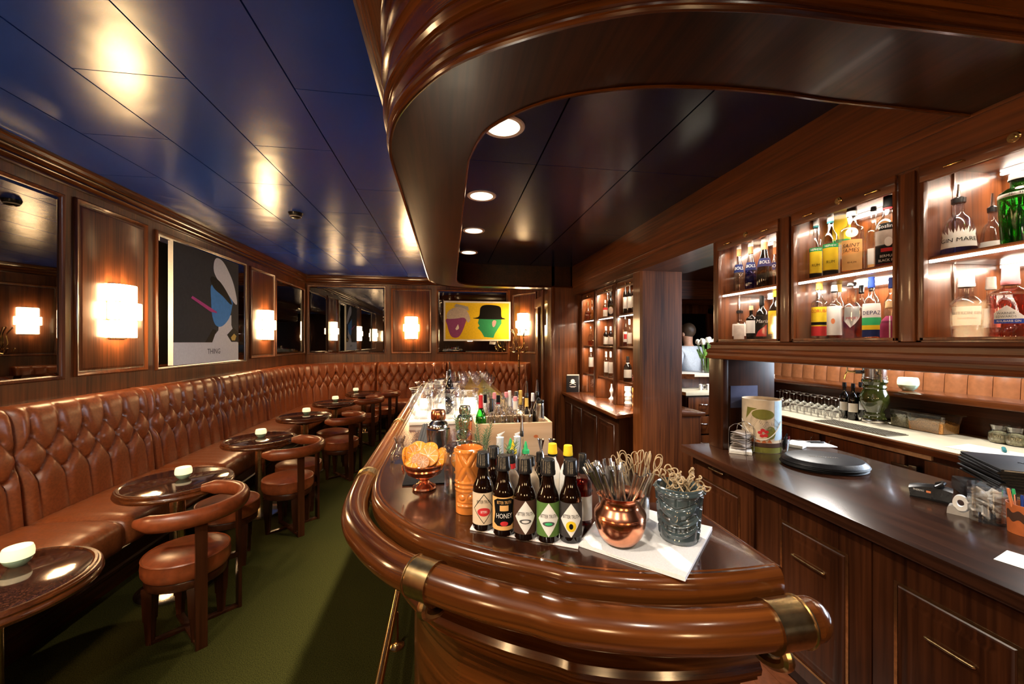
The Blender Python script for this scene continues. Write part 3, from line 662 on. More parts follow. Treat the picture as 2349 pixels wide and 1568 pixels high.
# ---------------------------------------------------------------- coat stand
p = at(1190, 870, Y=7.35); cx = p.x
t = thing('coat_stand', 'brass coat stand with curled arms in front of the right end of the banquette', 'coat stand', (cx, 7.35, 0)); t.scale.z = .92
MB().lathe([(0, 0), (.2, 0), (.2, .02), (.05, .05), (.02, .09), (.018, 1.62), (0, 1.64)]+[], seg=16).build('pole', 'brass', t)
m_ = MB()
for k in range(9): m_.lathe([(.018, -.012), (.027, 0), (.018, .012)], (0, 0, .35+k*.145), 14)
m_.build('pole_ring', 'brass', t)
for k in range(6):
    a = k*PI/3+.2; u = Vector((math.cos(a), math.sin(a), 0))
    MB().tube(cat([tuple(u*r+Vector((0, 0, z))) for r, z in ((.01, 1.58), (.06, 1.60), (.11, 1.70), (.10, 1.86), (.16, 1.98))], 5), .008, 8).ball(tuple(u*.16+Vector((0, 0, 1.985))), .013, 8, 6).build('coat_arm', 'brass', t)
    MB().tube(cat([tuple(u*r+Vector((0, 0, z))) for r, z in ((.01, 1.56), (.08, 1.53), (.15, 1.55), (.18, 1.62))], 5), .008, 8).ball(tuple(u*.18+Vector((0, 0, 1.625))), .013, 8, 6).build('coat_hook', 'brass', t)
# ---------------------------------------------------------------- bar counter
BAR = 1.16
edge = cat([(.64, .697), (.557, .694), (.451, .70), (.347, .719), (.243, .754), (.194, .784), (.092, .843), (-.03, .932), (-.082, .985), (-.14, 1.07), (-.19, 1.17), (-.217, 1.275), (-.229, 1.403), (-.233, 1.6), (-.234, 2.6), (-.235, 4.3), (-.205, 4.65), (-.11, 4.95), (.08, 5.14), (.30, 5.20), (.45, 5.20)], 6)
edge = [(p.x, p.y) for p in edge]
bar = thing('bar_counter', 'polished mahogany bar counter with a rounded front corner', 'bar counter', (0, 0, 0))
inner = [(.45, 1.10), (.47, 1.05), (.60, 1.015), (.64, .97)]
TOPP = [(0, 1.155), (-.008, 1.160), (.0, 1.152), (.008, 1.143), (.012, 1.130), (.010, 1.105), (.004, 1.098), (.004, 1.090), (-.012, 1.078), (-.03, 1.074)]
MB().prism([(p[0], p[1]) for p in edge]+inner, 1.078, BAR, .004).build('counter_top', 'bar_top_wood', bar)
nose = [(o, z) for o, z in ((-.010, 1.1605), (.0, 1.1595), (.008, 1.155), (.013, 1.146), (.015, 1.130), (.013, 1.104), (.006, 1.098), (.006, 1.090), (-.004, 1.080), (-.03, 1.074), (-.05, 1.074), (-.05, 1.10))]
MB().sweep([(-o, z) for o, z in nose], edge[::-1]).build('counter_edge', 'rail_wood', bar)
MB().tube([(.644, .70, 1.150), (.644, .97, 1.150)], .008, 10).build('inner_edge', 'bar_wood_y', bar)
body = [(-o, z) for o, z in ((-.085, 1.08), (-.085, .955), (-.06, .945), (-.045, .938), (-.038, .925), (-.040, .912), (-.052, .905), (-.050, .896), (-.060, .888), (-.095, .875), (-.098, .845), (-.110, .835), (-.115, .80), (-.115, .20), (-.105, .19), (-.105, .02), (-.16, .02), (-.16, 1.08))]
MB().sweep(body, edge[::-1]).build('front_panel', 'rail_wood', bar, angle=28)
MB().box(.46, .50, 1.2, 5.15, .02, 1.07).box(-.06, .47, 5.05, 5.09, .02, 1.07).box(.575, .60, .86, 1.0, .02, 1.075).build('service_side', 'dark_mahogany_z', bar)
# padded wooden arm rail held by brass clamps
def offs(path, d):
    out = []
    for i, p in enumerate(path):
        a = Vector(path[max(0, i-1)]); b = Vector(path[min(len(path)-1, i+1)]); t_ = (b-a).normalized(); n_ = Vector((-t_.y, t_.x)); q = Vector(p)+n_*d; out.append((q.x, q.y))
    return out
rp = resample([Vector((*p, 0)) for p in offs(edge, .060)], 220); RZ, RR = 1.096, .038
rail = thing('arm_rail', 'thick round mahogany arm rail with brass clamps around the bar front', 'bar rail', (0, 0, 0))
MB().tube([(p.x, p.y, RZ) for p in rp], RR, 20).ball((rp[0].x+.002, rp[0].y, RZ), RR, 20, 10).build('wooden_rail', 'rail_wood', rail, angle=60)
Ls = [0]
for a, b in zip(rp, rp[1:]): Ls.append(Ls[-1]+(b-a).length)
def clampat(x, y):
    k = min(range(len(rp)), key=lambda i: (rp[i].x-x)**2+(rp[i].y-y)**2); return k
def clamp(k, w):
    c = rp[k]; t_ = (rp[min(219, k+1)]-rp[max(0, k-1)]).normalized(); n_ = Vector((-t_.y, t_.x, 0)); z = Vector((0, 0, RZ)); m_ = MB()
    s_ = [c+t_*q+z for q in (-w, -w*.92, -w*.88, 0, w*.88, w*.92, w)]
    m_.tube(s_, [RR+.0055, RR+.0055, RR+.003, RR+.003, RR+.003, RR+.0055, RR+.0055], 24); o = m_.build('brass_clamp', 'old_brass', rail, angle=50)
    a = c+z; q = [a-n_*.0+Vector((0, 0, -RR)), a+n_*.01+Vector((0, 0, -RR-.028)), a-n_*.03+Vector((0, 0, -RR-.052)), a-n_*.08+Vector((0, 0, -RR-.046)), a-n_*.12+Vector((0, 0, -RR-.02))]
    MB().tube(cat([tuple(v) for v in q], 5), .0115, 10).build('clamp_arm', 'old_brass', rail)
for px, py, w in ((1822, 1428, .034), (965, 1322, .030), (828, 1095, .026), (908, 972, .026), (948, 905, .026), (975, 882, .026)):
    p = at(px, py, z=1.11); clamp(clampat(p.x, p.y) if px != 1822 else min(k for k in range(220) if Ls[k] > .040), w)
fr = thing('foot_rail', 'brass foot rail tube along the bar front', 'foot rail', (0, 0, 0))
fp = [(-.285, y, .19) for y in (1.62, 2.6, 3.6, 4.4)]+[(-.25, 4.8, .19), (-.12, 5.15, .19), (.1, 5.3, .19)]
fq = cat([(.60, .60, .19), (.40, .62, .19), (.15, .74, .19), (-.1, .92, .19), (-.24, 1.2, .19), (-.283, 1.5, .19)], 6)
MB().tube([tuple(v) for v in fq]+fp, .019, 14).build('brass_tube', 'brass', fr)
for x, y in ((-.27, 2.18), (-.27, 3.4), (-.1, .90)):
    MB().lathe([(.0, 0), (.042, 0), (.040, .006), (.02, .016), (.011, .03), (.010, .175), (0, .18)], (x, y, 0), 16).build('floor_post', 'brass', fr)

# ---------------------------------------------------------------- far back bar: base cabinet, counter, glazed shelves
fb = thing('far_base_cabinet', 'dark base cabinet with raised panel doors below the far lit shelves', 'cabinet', (0, 0, 0))
MB().prism([(1.58, 3.56), (1.58, 5.33), (2.1, 5.33), (2.1, 3.82), (1.76, 3.62)], 0, .885).build('cabinet_body', 'dark_mahogany_z', fb)
DOORP = [(0, 0), (0, .006), (.006, .010), (.014, .006), (.018, .002), (.034, .003), (.046, .010), (.052, .011)]
for y0, y1 in ((3.66, 4.05), (4.12, 4.55), (4.62, 4.95), (5.0, 5.28)):
    frame(MB(), (1.579, 0, 0), (0, 1, 0), (-1, 0, 0), y0, y1, .12, .80, DOORP, 0, 0).build('door', 'dark_mahogany_z', fb, angle=60)
MB().prism([(1.535, 3.52), (1.535, 5.35), (2.12, 5.35), (2.12, 3.82), (1.80, 3.62)], .885, .92, .004).build('far_counter', 'bar_wood_y')
o = bpy.data.objects['far_counter']; tag(o, 'polished brown counter below the far lit shelves', 'counter')
fs = thing('far_shelf_cabinet', 'tall lit shelf cabinet of three bays beyond the pillar', 'shelf cabinet', (0, 0, 0))
FX = 1.80; bays = [(3.62, 4.10), (4.20, 4.70), (4.80, 5.22)]; FSH = [1.185, 1.553, 1.895]
m_ = MB().box(2.02, 2.08, 3.58, 5.33, .922, 2.24).box(FX, 2.06, 3.565, 3.60, .922, 2.24)
for a, b in zip(bays, bays[1:]): m_.box(FX, 2.04, a[1], b[0], .922, 2.24, .004).box(FX-.012, FX, a[1]+.012, b[0]-.012, .922, 2.24, .004)
m_.box(FX, 2.04, 5.22, 5.33, .922, 2.24).box(FX-.012, FX, 5.23, 5.32, .922, 2.24, .004).box(FX, 2.04, 3.58, 5.33, 2.215, 2.24).box(FX-.014, FX, 3.59, 3.615, .922, 2.24, .004)
m_.build('cabinet_case', 'mahogany_z', fs)
for a, b in bays:
    for z in FSH: MB().box(FX+.012, 2.02, a+.002, b-.002, z-.018, z, .002).build('shelf', 'mahogany_y', fs)
    MB().box(FX+.014, FX+.026, a+.02, b-.02, FSH[2]-.026, FSH[2]-.0185).build('light_strip', 'strip_glow', fs)
    MB().box(FX-.012, FX+.004, a+.005, b-.005, 2.165, 2.225, .003).build('door_rail', 'mahogany_y', fs)
    MB().lathe([(0, 0), (.012, 0), (.014, .004), (.006, .008), (0, .006)], seg=14).xf(Matrix.Translation((FX-.012, (a+b)/2, 2.195)) @ Matrix.Rotation(-PI/2, 4, 'Y')).build('lock', 'brass', fs)
    MB().box(FX-.026, FX-.012, (a+b)/2-.14, (a+b)/2-.10, 2.185, 2.191, .002).build('pull', 'brass', fs)
    MB().box(FX+.002, FX+.005, a+.005, b-.005, .93, 2.17).build('glass_door', 'pane_glass', fs)
    light('shelf_lamp', 'AREA', (FX+.03, (a+b)/2, 2.205), 3.2, (1, .80, .58), .04, rot=(0, 0, 0), shape='RECTANGLE', size_y=b-a-.08)
    light('shelf_lamp', 'AREA', (FX+.03, (a+b)/2, FSH[2]-.03), 3.0, (1, .80, .58), .03, rot=(0, 0, 0), shape='RECTANGLE', size_y=b-a-.08)
    light('shelf_lamp', 'AREA', (FX+.03, (a+b)/2, FSH[1]-.03), 2.0, (1, .80, .58), .03, rot=(0, 0, 0), shape='RECTANGLE', size_y=b-a-.08)
    light('shelf_lamp', 'AREA', (FX+.03, (a+b)/2, FSH[0]-.03), 2.0, (1, .80, .58), .03, rot=(0, 0, 0), shape='RECTANGLE', size_y=b-a-.08)

# ---------------------------------------------------------------- near back bar: lit wall cabinet over the pass-through
NX = 1.71; cells = [(1.851, 2.333), (1.293, 1.771), (.735, 1.217)]; ZB, ZM, ZT_ = 1.605, 1.912, 2.238
nc = thing('lit_wall_cabinet', 'lit glass-fronted wall cabinet of bottles above the pass-through', 'wall cabinet', (0, 0, 0))
m_ = MB().box(2.08, 2.13, .2, 2.40, 1.50, 2.245).box(NX, 2.1, 2.335, 2.385, 1.50, 2.245, .003).box(NX, 2.1, .2, .735, 1.50, 2.245).box(NX, 2.1, .7, 2.36, 1.56, ZB).box(NX+.002, 2.1, .7, 2.36, 2.238, 2.25)
for a, b in ((1.771, 1.851), (1.217, 1.293)): m_.box(NX, 2.1, a, b, 1.58, 2.245).box(NX-.010, NX, a+.014, b-.014, 1.60, 2.235, .004)
m_.build('cabinet_case', 'mahogany_z', nc)
MB().sweep([(0, 1.60), (.012, 1.598), (.016, 1.588), (.008, 1.580), (.010, 1.560), (.026, 1.552), (.03, 1.540), (.022, 1.528), (.024, 1.515), (.034, 1.505), (.030, 1.495), (.0, 1.490)], [(2.10, 2.388), (NX, 2.388), (NX, .2)][::-1]).build('lower_moulding', 'mahogany_y', nc, angle=28)
for a, b in cells:
    MB().box(NX+.03, 2.085, a+.004, b-.004, ZM-.022, ZM, .002).build('shelf', 'mahogany_y', nc)
    MB().box(NX+.024, NX+.034, a+.03, b-.006, ZM-.024, ZM-.013, .002).build('light_strip', 'strip_glow', nc)
    MB().box(2.055, 2.068, a+.04, b-.01, ZT_-.010, ZT_-.002).build('light_strip', 'strip_glow', nc)
    MB().box(2.055, 2.068, a+.04, b-.01, ZM-.034, ZM-.024).build('light_strip', 'strip_glow', nc)
    MB().box(NX+.14, NX+.147, b-.006, b-.001, ZB+.004, ZT_-.004).build('shelf_bracket', 'steel', nc)
    MB().box(NX-.012, NX+.008, a+.002, b-.002, 2.180, 2.243, .003).build('door_rail', 'mahogany_y', nc)
    MB().box(NX-.012, NX+.008, b-.016, b-.002, ZB, 2.181, .002).box(NX-.012, NX+.008, a+.002, a+.012, ZB, 2.181, .002).box(NX-.012, NX+.008, a+.002, b-.002, ZB, ZB+.012, .002).build('door_frame', 'mahogany_z', nc)
    MB().lathe([(0, .004), (.007, .004), (.009, .001), (.014, .001), (.0165, -.002), (.0165, -.004)], seg=20).xf(Matrix.Translation((NX-.015, (a+b)/2-.01, 2.222)) @ Matrix.Rotation(-PI/2, 4, 'Y')).build('lock', 'brass', nc)
    for q in (.13, -.16): MB().box(NX-.030, NX-.012, (a+b)/2+q-.026, (a+b)/2+q+.026, 2.200, 2.206, .002).build('pull', 'brass', nc)
    MB().box(NX+.001, NX+.003, a+.01, b-.014, ZB+.01, 2.182).build('glass_door', 'pane_glass', nc)
    for z, e in ((ZT_-.012, 4.5), (ZM-.036, 4.5)): light('shelf_lamp', 'AREA', (2.045, (a+b)/2, z), e*.42, (1, .84, .66), .03, rot=(0, .35, 0), shape='RECTANGLE', size_y=b-a-.06)
    for z, e in ((2.176, 3.2), (ZM-.028, 3.2)): light('shelf_lamp', 'AREA', (NX+.05, (a+b)/2, z), e*.32, (1, .84, .66), .03, rot=(0, -.5, 0), shape='RECTANGLE', size_y=b-a-.06)
struct('wall_end', MB().box(NX+.02, 2.17, 2.395, 2.43, .9205, 1.56, .003).box(NX, NX+.035, 2.29, 2.43, .9205, 1.56, .003), 'dark_mahogany_z')
t = tag(MB().box(-.10, .10, -.002, .002, 0, .145, .001).build('blue_card', 'violet', None, (1.94, 2.392, 1.165)), 'dark blue card fixed on the end panel above the printed gift tube', 'card')
# back counter with panelled base units
bc = MB().box(1.525, 2.43, -.6, 2.46, .872, .92, .004).build('back_counter', 'counter_wood'); tag(bc, 'dark scuffed wooden back counter on the right with trays on it', 'counter')
bb = thing('back_base_cabinet', 'dark base cabinet with panelled doors and drawers below the right back counter', 'cabinet', (0, 0, 0))
MB().box(1.575, 2.40, -.6, 2.40, .08, .872).box(1.62, 2.38, -.6, 2.38, 0, .08).build('cabinet_body', 'dark_mahogany_z', bb)
U_ = dict(O=(1.574, 0, 0), U=(0, 1, 0), N=(-1, 0, 0))
def at_b(px, py): p = at(px, py, X=1.57); return p.y, p.z
def handle(y, z, w, parent):
    m_ = MB(); m_.tube(cat([(1.572, y-w/2, z), (1.548, y-w/2, z-.002), (1.543, y-w/2+.008, z-.003), (1.543, y+w/2-.008, z-.003), (1.548, y+w/2, z-.002), (1.572, y+w/2, z)], 4), .0042, 8); m_.build('handle', 'old_brass', parent)
def lock(y, z, parent):
    MB().lathe([(0, .004), (.004, .004), (.005, .002), (.009, .002), (.0115, 0), (.0115, -.002)], seg=18).xf(Matrix.Translation((1.570, y, z)) @ Matrix.Rotation(-PI/2, 4, 'Y')).build('lock', 'old_brass', parent)
def unit(y0, y1, iz, hy, hz, hw, ly, lz, drawer):
    d = MB().box(1.562, 1.576, y0, y1, .10, .855, .002).build('door', 'dark_mahogany_z', bb)
    frame(MB(), (1.561, 0, 0), (0, 1, 0), (-1, 0, 0), iz[0], iz[1], .16, iz[2], [(0, 0), (0, .0015), (.011, .0015), (.011, 0)], 0).build('brass_inlay', 'old_brass', d, smooth=False)
    frame(MB(), (1.561, 0, 0), (0, 1, 0), (-1, 0, 0), iz[0]+.012, iz[1]-.012, .172, iz[2]-.012, [(0, 0), (.004, .004), (.010, .001), (.016, .003), (.03, .001), (.045, .008), (.05, .009)], 0, 0).build('door_panel', 'dark_mahogany_z', d, angle=50)
    if hw: handle(hy, hz, hw, d)
    lock(ly, lz, d)
def AB(*p): return [at_b(*q) for q in p]
a = AB((1613, 1092), (1701, 1137), (1650, 1078), (1653, 1094))
YB = lambda px: at(px, 1300, X=1.562).y
unit(YB(1729), YB(1594), (a[1][0], a[0][0], (a[0][1]+a[1][1])/2), a[2][0], a[2][1], .12, a[3][0], a[3][1], 0)
a = AB((1794, 1188), (1951, 1273), (1862, 1290), (1863, 1199))
unit(YB(1999), YB(1760), (a[1][0], a[0][0], (a[0][1]+a[1][1])/2), a[2][0], a[2][1], .15, a[3][0], a[3][1], 0)
a = AB((2056, 1329), (2349, 1483), (2190, 1490), (2187, 1361))
unit(.70, YB(2002), (a[1][0]-.005, a[0][0], (a[0][1]+a[1][1])/2), a[2][0], a[2][1], .12, a[3][0], a[3][1], 0)
# ---------------------------------------------------------------- bottles
def face_cam(x, y): return math.atan2(-y, -x)
SHAPES = {   # body outline as (radius / R, height / H) up to the mouth, and the neck radius
 'bitters': [(0, 0), (.90, 0), (1, .02), (1, .50), (.97, .545), (.88, .59), (.72, .64), (.62, .68), (.55, .74), (.50, .80), (.50, .85)],
 'round': [(0, 0), (.92, 0), (1, .02), (1, .50), (.97, .56), (.85, .63), (.62, .68), (.40, .72), (.33, .77), (.33, .9)],
 'tall': [(0, 0), (.93, 0), (1, .015), (1, .56), (.95, .62), (.75, .70), (.48, .76), (.38, .82), (.36, .92)],
 'square': [(0, 0), (.96, 0), (1, .02), (1, .60), (.97, .635), (.84, .66), (.55, .685), (.40, .71), (.36, .76), (.36, .9)],
 'slope': [(0, 0), (.95, 0), (1, .015), (1, .25), (.97, .32), (.88, .42), (.68, .54), (.46, .65), (.36, .74), (.34, .9)],
 'bell': [(0, 0), (.95, 0), (1, .015), (.99, .12), (.86, .36), (.74, .50), (.66, .57), (.50, .62), (.34, .66), (.31, .70), (.31, .84), (.35, .85), (.35, .88)],
 'squat': [(0, 0), (.94, 0), (1, .02), (1, .40), (.95, .48), (.75, .54), (.45, .57), (.40, .62), (.40, .8)],
 'flute': [(0, 0), (.90, 0), (.88, .01), (1.0, .62), (1.03, .68), (.98, .73), (.70, .78), (.46, .80), (.44, .84), (.46, .9)],
 'globe': [(0, 0), (.55, 0), (.62, .01), (.92, .16), (1, .30), (.92, .46), (.62, .58), (.36, .64), (.32, .70), (.34, .86)],
 'vessel': [(0, 0), (.82, 0), (.86, .02), (.95, .30), (1, .52), (.98, .56), (.7, .62), (.45, .66), (.42, .72), (.42, .88)]}
def bottle(label, x, y, z, H, R, shape='round', glass='clear_glass', cap=None, liquid=None, lvl=.45, labels=(), group=None, texts=(), ribs=0, capn=1.0, pour=False, seg=24, turn=0.0, name='bottle'):
    """One bottle: its glass, and as parts the cap, what is in it and every paper label (lettering below the label)."""
    pf = SHAPES[shape]; rz = face_cam(x, y)+turn
    m_ = MB(); m_.lathe([(r*R, h*H) for r, h in pf]+[(pf[-1][0]*R*.85, pf[-1][1]*H)], seg=seg)
    if ribs:
        for v in m_.bm.verts:
            a = math.atan2(v.co.y, v.co.x); k = 1+.035*math.cos(a*ribs)*(1 if .02*H < v.co.z < .66*H else 0); v.co.x *= k; v.co.y *= k
    b = m_.build(name, glass, None, (x, y, z), rz); tag(b, label, 'bottle', group)
    if liquid:
        pts = [(r*R*.93, max(.012*H, h*H)) for r, h in pf if h <= lvl]
        def rad(h):
            for (r0, h0), (r1, h1) in zip(pf, pf[1:]):
                if h0 <= h <= h1 and h1 > h0: return r0+(r1-r0)*(h-h0)/(h1-h0)
            return pf[-1][0]
        MB().lathe(pts+[(rad(lvl)*R*.93, lvl*H), (0, lvl*H)], seg=seg).build('liquid', liquid, b)
    nr = pf[-1][0]*R; nz = pf[-1][1]*H
    if cap:
        mat, hh = cap[0], cap[1]*H
        cr = nr*1.16*capn
        MB().lathe([(0, H), (cr*.86, H), (cr*.94, H-.0025), (cr*.99, H-hh*.70), (cr*1.05, H-hh*.76), (cr*1.05, H-hh*.97), (cr*.99, H-hh)], seg=24).build('cap', mat, b)
        if len(cap) > 2: MB().lathe([(cr*1.03, H-hh), (cr*1.05, H-hh-cap[3]*H), (cr*.99, H-hh-cap[3]*H)][::-1], seg=20).build('neck_band', cap[2], b)
    if pour:
        MB().lathe([(0, nz-.004), (nr*1.1, nz-.004), (nr*1.15, nz+.012), (nr*.6, nz+.018), (0, nz+.018)], seg=14).build('pourer_collar', 'black_plastic', b)
        MB().tube([(0, 0, nz+.015), (.002, .0, nz+.035), (.010, .0, nz+.062)], [.006, .0045, .003], 8).build('pourer_spout', 'steel', b)
    def rr(h):
        q = h/H
        for (r0, h0), (r1, h1) in zip(pf, pf[1:]):
            if h0 <= q <= h1 and h1 > h0: return (r0+(r1-r0)*(q-h0)/(h1-h0))*R
        return pf[-1][0]*R
    made = []
    for L in labels:
        mat, z0, z1, ang = L[:4]; a = math.radians(ang); m_ = MB(); n = 16
        off = L[4] if len(L) > 4 else .0008; pts = L[5] if len(L) > 5 else None
        fn = lambda u, v, off=off: ((rr(v)+off)*math.cos(u/R), (rr(v)+off)*math.sin(u/R), v)
        if pts: put_shape(m_, [(px*R*a, z0*H+py*(z1-z0)*H) for px, py in pts], fn, 0, 10)
        else: m_.grid(lambda u, v: fn((2*u-1)*a*R, (z0+(z1-z0)*v)*H), n, 6)
        made.append(m_.build('paper_label', mat, b))
    for tx in texts:
        s, size, zc, mat = tx[:4]; u0 = tx[4] if len(tx) > 4 else 0; sx = tx[5] if len(tx) > 5 else 1; sh = tx[6] if len(tx) > 6 else 0
        m_ = MB(); put_text(m_, s, size*H, lambda u, v: ((rr(zc*H+v)+.0017)*math.cos((u+u0*R)/R), (rr(zc*H+v)+.0017)*math.sin((u+u0*R)/R), zc*H+v), 0, sx, sh)
        m_.build('lettering', mat, made[0] if made else b, smooth=False)
    return b
DIA = [(0, 1), (-1, .5), (0, 0), (1, .5)]
def pz(px, py, z): return at(px, py, z=z)
# folded napkin under the bitters and the five front bottles
N1 = [at(1078, 1216, z=BAR), at(1326, 1260, z=BAR), at(1345, 1195, z=BAR), at(1110, 1160, z=BAR)]
nap = MB(); nap.prism([(p.x, p.y) for p in N1], BAR+.0005, BAR+.005, .001); tag(nap.build('folded_napkin', 'linen'), 'white napkin strip under the row of bitters bottles', 'napkin')
NZ = BAR+.0055
HB, RB = .176, .0247
fr5 = [(.083, .972, 'pink oval', 'kraft'), (.128, .938, 'honey', 'amber_card'), (.174, .911, 'brown', 'brown_card'), (.224, .891, 'green', 'green_card'), (.274, .881, 'portrait', 'grey_card')]
bl = {'pink oval': 'bitters bottle with a cream label and pink oval, left end of the front row', 'honey': 'bitters bottle with an amber HONEY label, second in the front row', 'brown': 'bitters bottle with a dark brown label and white diamond, middle of the front row',
      'green': 'bitters bottle with a green label and white diamond, fourth in the front row', 'portrait': 'bitters bottle with a charcoal label and yellow round portrait, right end of the front row'}
for x, y, k, mat in fr5:
    x, y = x*.970, y*.970
    labs = [(mat, .085, .50, 78)]; tx = []
    if k == 'pink oval':
        labs += [('black', .10, .49, 58, .0010, DIA), ('kraft', .115, .475, 53, .0013, DIA), ('red', .20, .31, 34, .0016, [(math.cos(i*PI/10), .5+.5*math.sin(i*PI/10)) for i in range(20)])]
        tx = [('BITTER TRUTH', .060, .385, 'black', 0, .46), ('BITTERS', .045, .255, 'white_paint', 0, .5)]
    elif k == 'honey':
        labs += [('black', .12, .485, 58, .0011, [(-1, .9), (-.6, 1), (.6, 1), (1, .9), (.85, .5), (1, .15), (.6, .05), (-.6, .05), (-1, .15), (-.85, .5)]), ('amber_card', .33, .40, 22, .0014), ('red', .14, .20, 20, .0014, [(math.cos(i*PI/8), .5+.5*math.sin(i*PI/8)) for i in range(16)])]
        tx = [('HONEY', .088, .265, 'white_paint', 0, .68), ('BITTER TRUTH', .055, .435, 'amber_card', 0, .5)]
    else:
        labs += [('white_paint', .085, .50, 56, .0012, DIA)]
        tx = [('BITTER TRUTH', .064, .335, 'black', 0, .48)]
        if k == 'portrait': labs += [('yellow', .155, .285, 25, .0016, [(math.cos(i*PI/10), .5+.5*math.sin(i*PI/10)) for i in range(20)]), ('black', .185, .255, 10, .0019, [(math.cos(i*PI/8), .5+.5*math.sin(i*PI/8)) for i in range(16)])]
        else: labs += [('graphite', .215, .275, 30, .0016, [(math.cos(i*PI/8), .5+.5*math.sin(i*PI/8)) for i in range(16)]), ('white_paint' if k == 'brown' else 'lime', .228, .262, 18, .0019, [(math.cos(i*PI/8), .5+.5*math.sin(i*PI/8)) for i in range(16)])]
    bottle(bl[k], x, y, NZ, HB, RB, 'bitters', 'brown_glass', ('black_plastic', .19), labels=labs, texts=tx, group='bitters bottles in the front row', name='bitters_bottle', capn=1.12, turn=.06)
# second row of bitters and liqueurs
bottle('tall brown bottle with a black cap behind the first two bitters bottles', .1135, 1.02, NZ, .168, .0235, 'bitters', 'brown_glass', ('black_plastic', .17), capn=1.12, name='bitters_bottle')
bottle('paper-wrapped bitters bottle with a black cap and red collar', .153, .985, NZ, .155, .0225, 'tall', 'old_paper', ('black_plastic', .13, 'red', .08), capn=1.2, name='bitters_bottle')
bottle('brown paper-wrapped bottle with a black cap behind the middle bitters bottle', .2005, .975, NZ, .152, .0225, 'tall', 'kraft', ('black_plastic', .15), capn=1.2, name='bitters_bottle')
bottle('dark slim bottle with a blue-black cap between the two rows of bitters', .229, 1.005, NZ, .152, .0145, 'tall', 'dark_glass', ('black_plastic', .16), capn=1.3, name='bitters_bottle')
for x, y, l in ((.263, .998, 'left of two paper-wrapped bitters bottles with yellow caps'), (.297, .975, 'right of two paper-wrapped bitters bottles with yellow caps')):
    bottle(l, x, y, NZ, .175, .0205, 'tall', 'white_paint', ('yellow', .145, 'black', .03), capn=1.35, labels=[('paper', .06, .52, 80)], group='yellow capped bitters bottles', name='bitters_bottle')
bottle('clear bottle of red liqueur with a black and gold collar right of the bitters', .319, .928, NZ, .166, .0215, 'tall', 'clear_glass', ('black_plastic', .28), 'red_liquid', .60, labels=[('paper', .08, .42, 85)], capn=1.1, name='liqueur_bottle')
# folded napkin with the copper pot and the tiki mug
n2 = [at(1325, 1252, z=BAR), at(1572, 1334, z=BAR), at(1634, 1216, z=BAR), at(1400, 1152, z=BAR)]
t = thing('stacked_napkin', 'folded white cloth napkin under the copper pot and grey mug', 'napkin', (0, 0, 0))
def napg(inset, z0, z1, curl):
    A = [Vector((p.x, p.y)) for p in n2]
    def f(u, v):
        q = A[0].lerp(A[1], u).lerp(A[3].lerp(A[2], u), v); dz = .0012*math.sin(u*9+v*4)
        k = max(0, 1-u/.12)*curl
        return (q.x, q.y, z1+dz+.010*math.sin(PI*min(1, u/.14))*(1 if u < .14 else 0)*curl-k*.006)
    m_ = MB().grid(f, 40, 24)
    r = bmesh.ops.extrude_face_region(m_.bm, geom=m_.bm.faces[:])
    for v in [g for g in r['geom'] if isinstance(g, bmesh.types.BMVert)]: v.co.z = z0
    return m_
napg(0, BAR+.0006, BAR+.0035, 0).build('lower_fold', 'linen', t); napg(.01, BAR+.0042, BAR+.008, 1).build('upper_fold', 'linen', t)
PZ = BAR+.0095
pot = thing('copper_pot', 'round copper pot on the white napkin, full of metal straws', 'pot', (.365, .818, PZ)); pot.scale.z = .90
MB().lathe([(0, 0), (.026, 0), (.036, .006), (.046, .022), (.0525, .042), (.0545, .060), (.0535, .066), (.0545, .067), (.0535, .070), (.0545, .0715), (.052, .078), (.0445, .088), (.0415, .097), (.041, .106), (.0445, .114), (.050, .1175), (.051, .1185), (.049, .1185), (.042, .113), (.038, .104), (.038, .092), (.05, .07), (.05, .05), (.03, .008), (0, .006)], seg=56).build('pot_body', 'copper', pot)
gs = thing('tumbler', 'straight clear glass of looped bamboo picks behind the copper pot', 'glass', (.452, .918, PZ))
MB().lathe([(0, 0), (.026, 0), (.030, .004), (.034, .12), (.0325, .12), (.029, .008), (0, .008)], seg=32).build('glass_wall', 'clear_glass', gs)
st = None
for k in range(64):                                                # metal straws leaning out of the pot
    a = R_.uniform(0, 2*PI); r0 = R_.uniform(.0, .025); r1 = .037*math.sqrt(R_.random()); a1 = PI*.95+R_.gauss(0, .65)
    b0 = Vector((pot.location.x+r0*math.cos(a), pot.location.y+r0*math.sin(a), PZ+.010)); tip = Vector((pot.location.x-.020+R_.uniform(-.048, .040), pot.location.y+.035+R_.uniform(-.035, .030), PZ+.156+R_.uniform(-.012, .008)))
    if k >= 58: tip = Vector((pot.location.x+.030+.007*(k-58), pot.location.y-.015, PZ+.146+R_.uniform(-.005, .005)))
    d = tip-b0; m_ = MB()
    if st is None:
        m_.lathe([(.0038, 0), (.0038, .19), (.0031, .19), (.0031, 0)], seg=10); st = m_.build('metal_straw', 'straw_steel', None, b0); o = st
    else: o = st.copy(); COL.objects.link(o); o.location = b0
    o.rotation_mode = 'QUATERNION'; o.rotation_quaternion = d.to_track_quat('Z', 'Y'); o.scale = (1, 1, d.length/.19)
    tag(o, 'thin metal straw standing in the copper pot', 'straw', 'metal straws in the copper pot')
pk = None
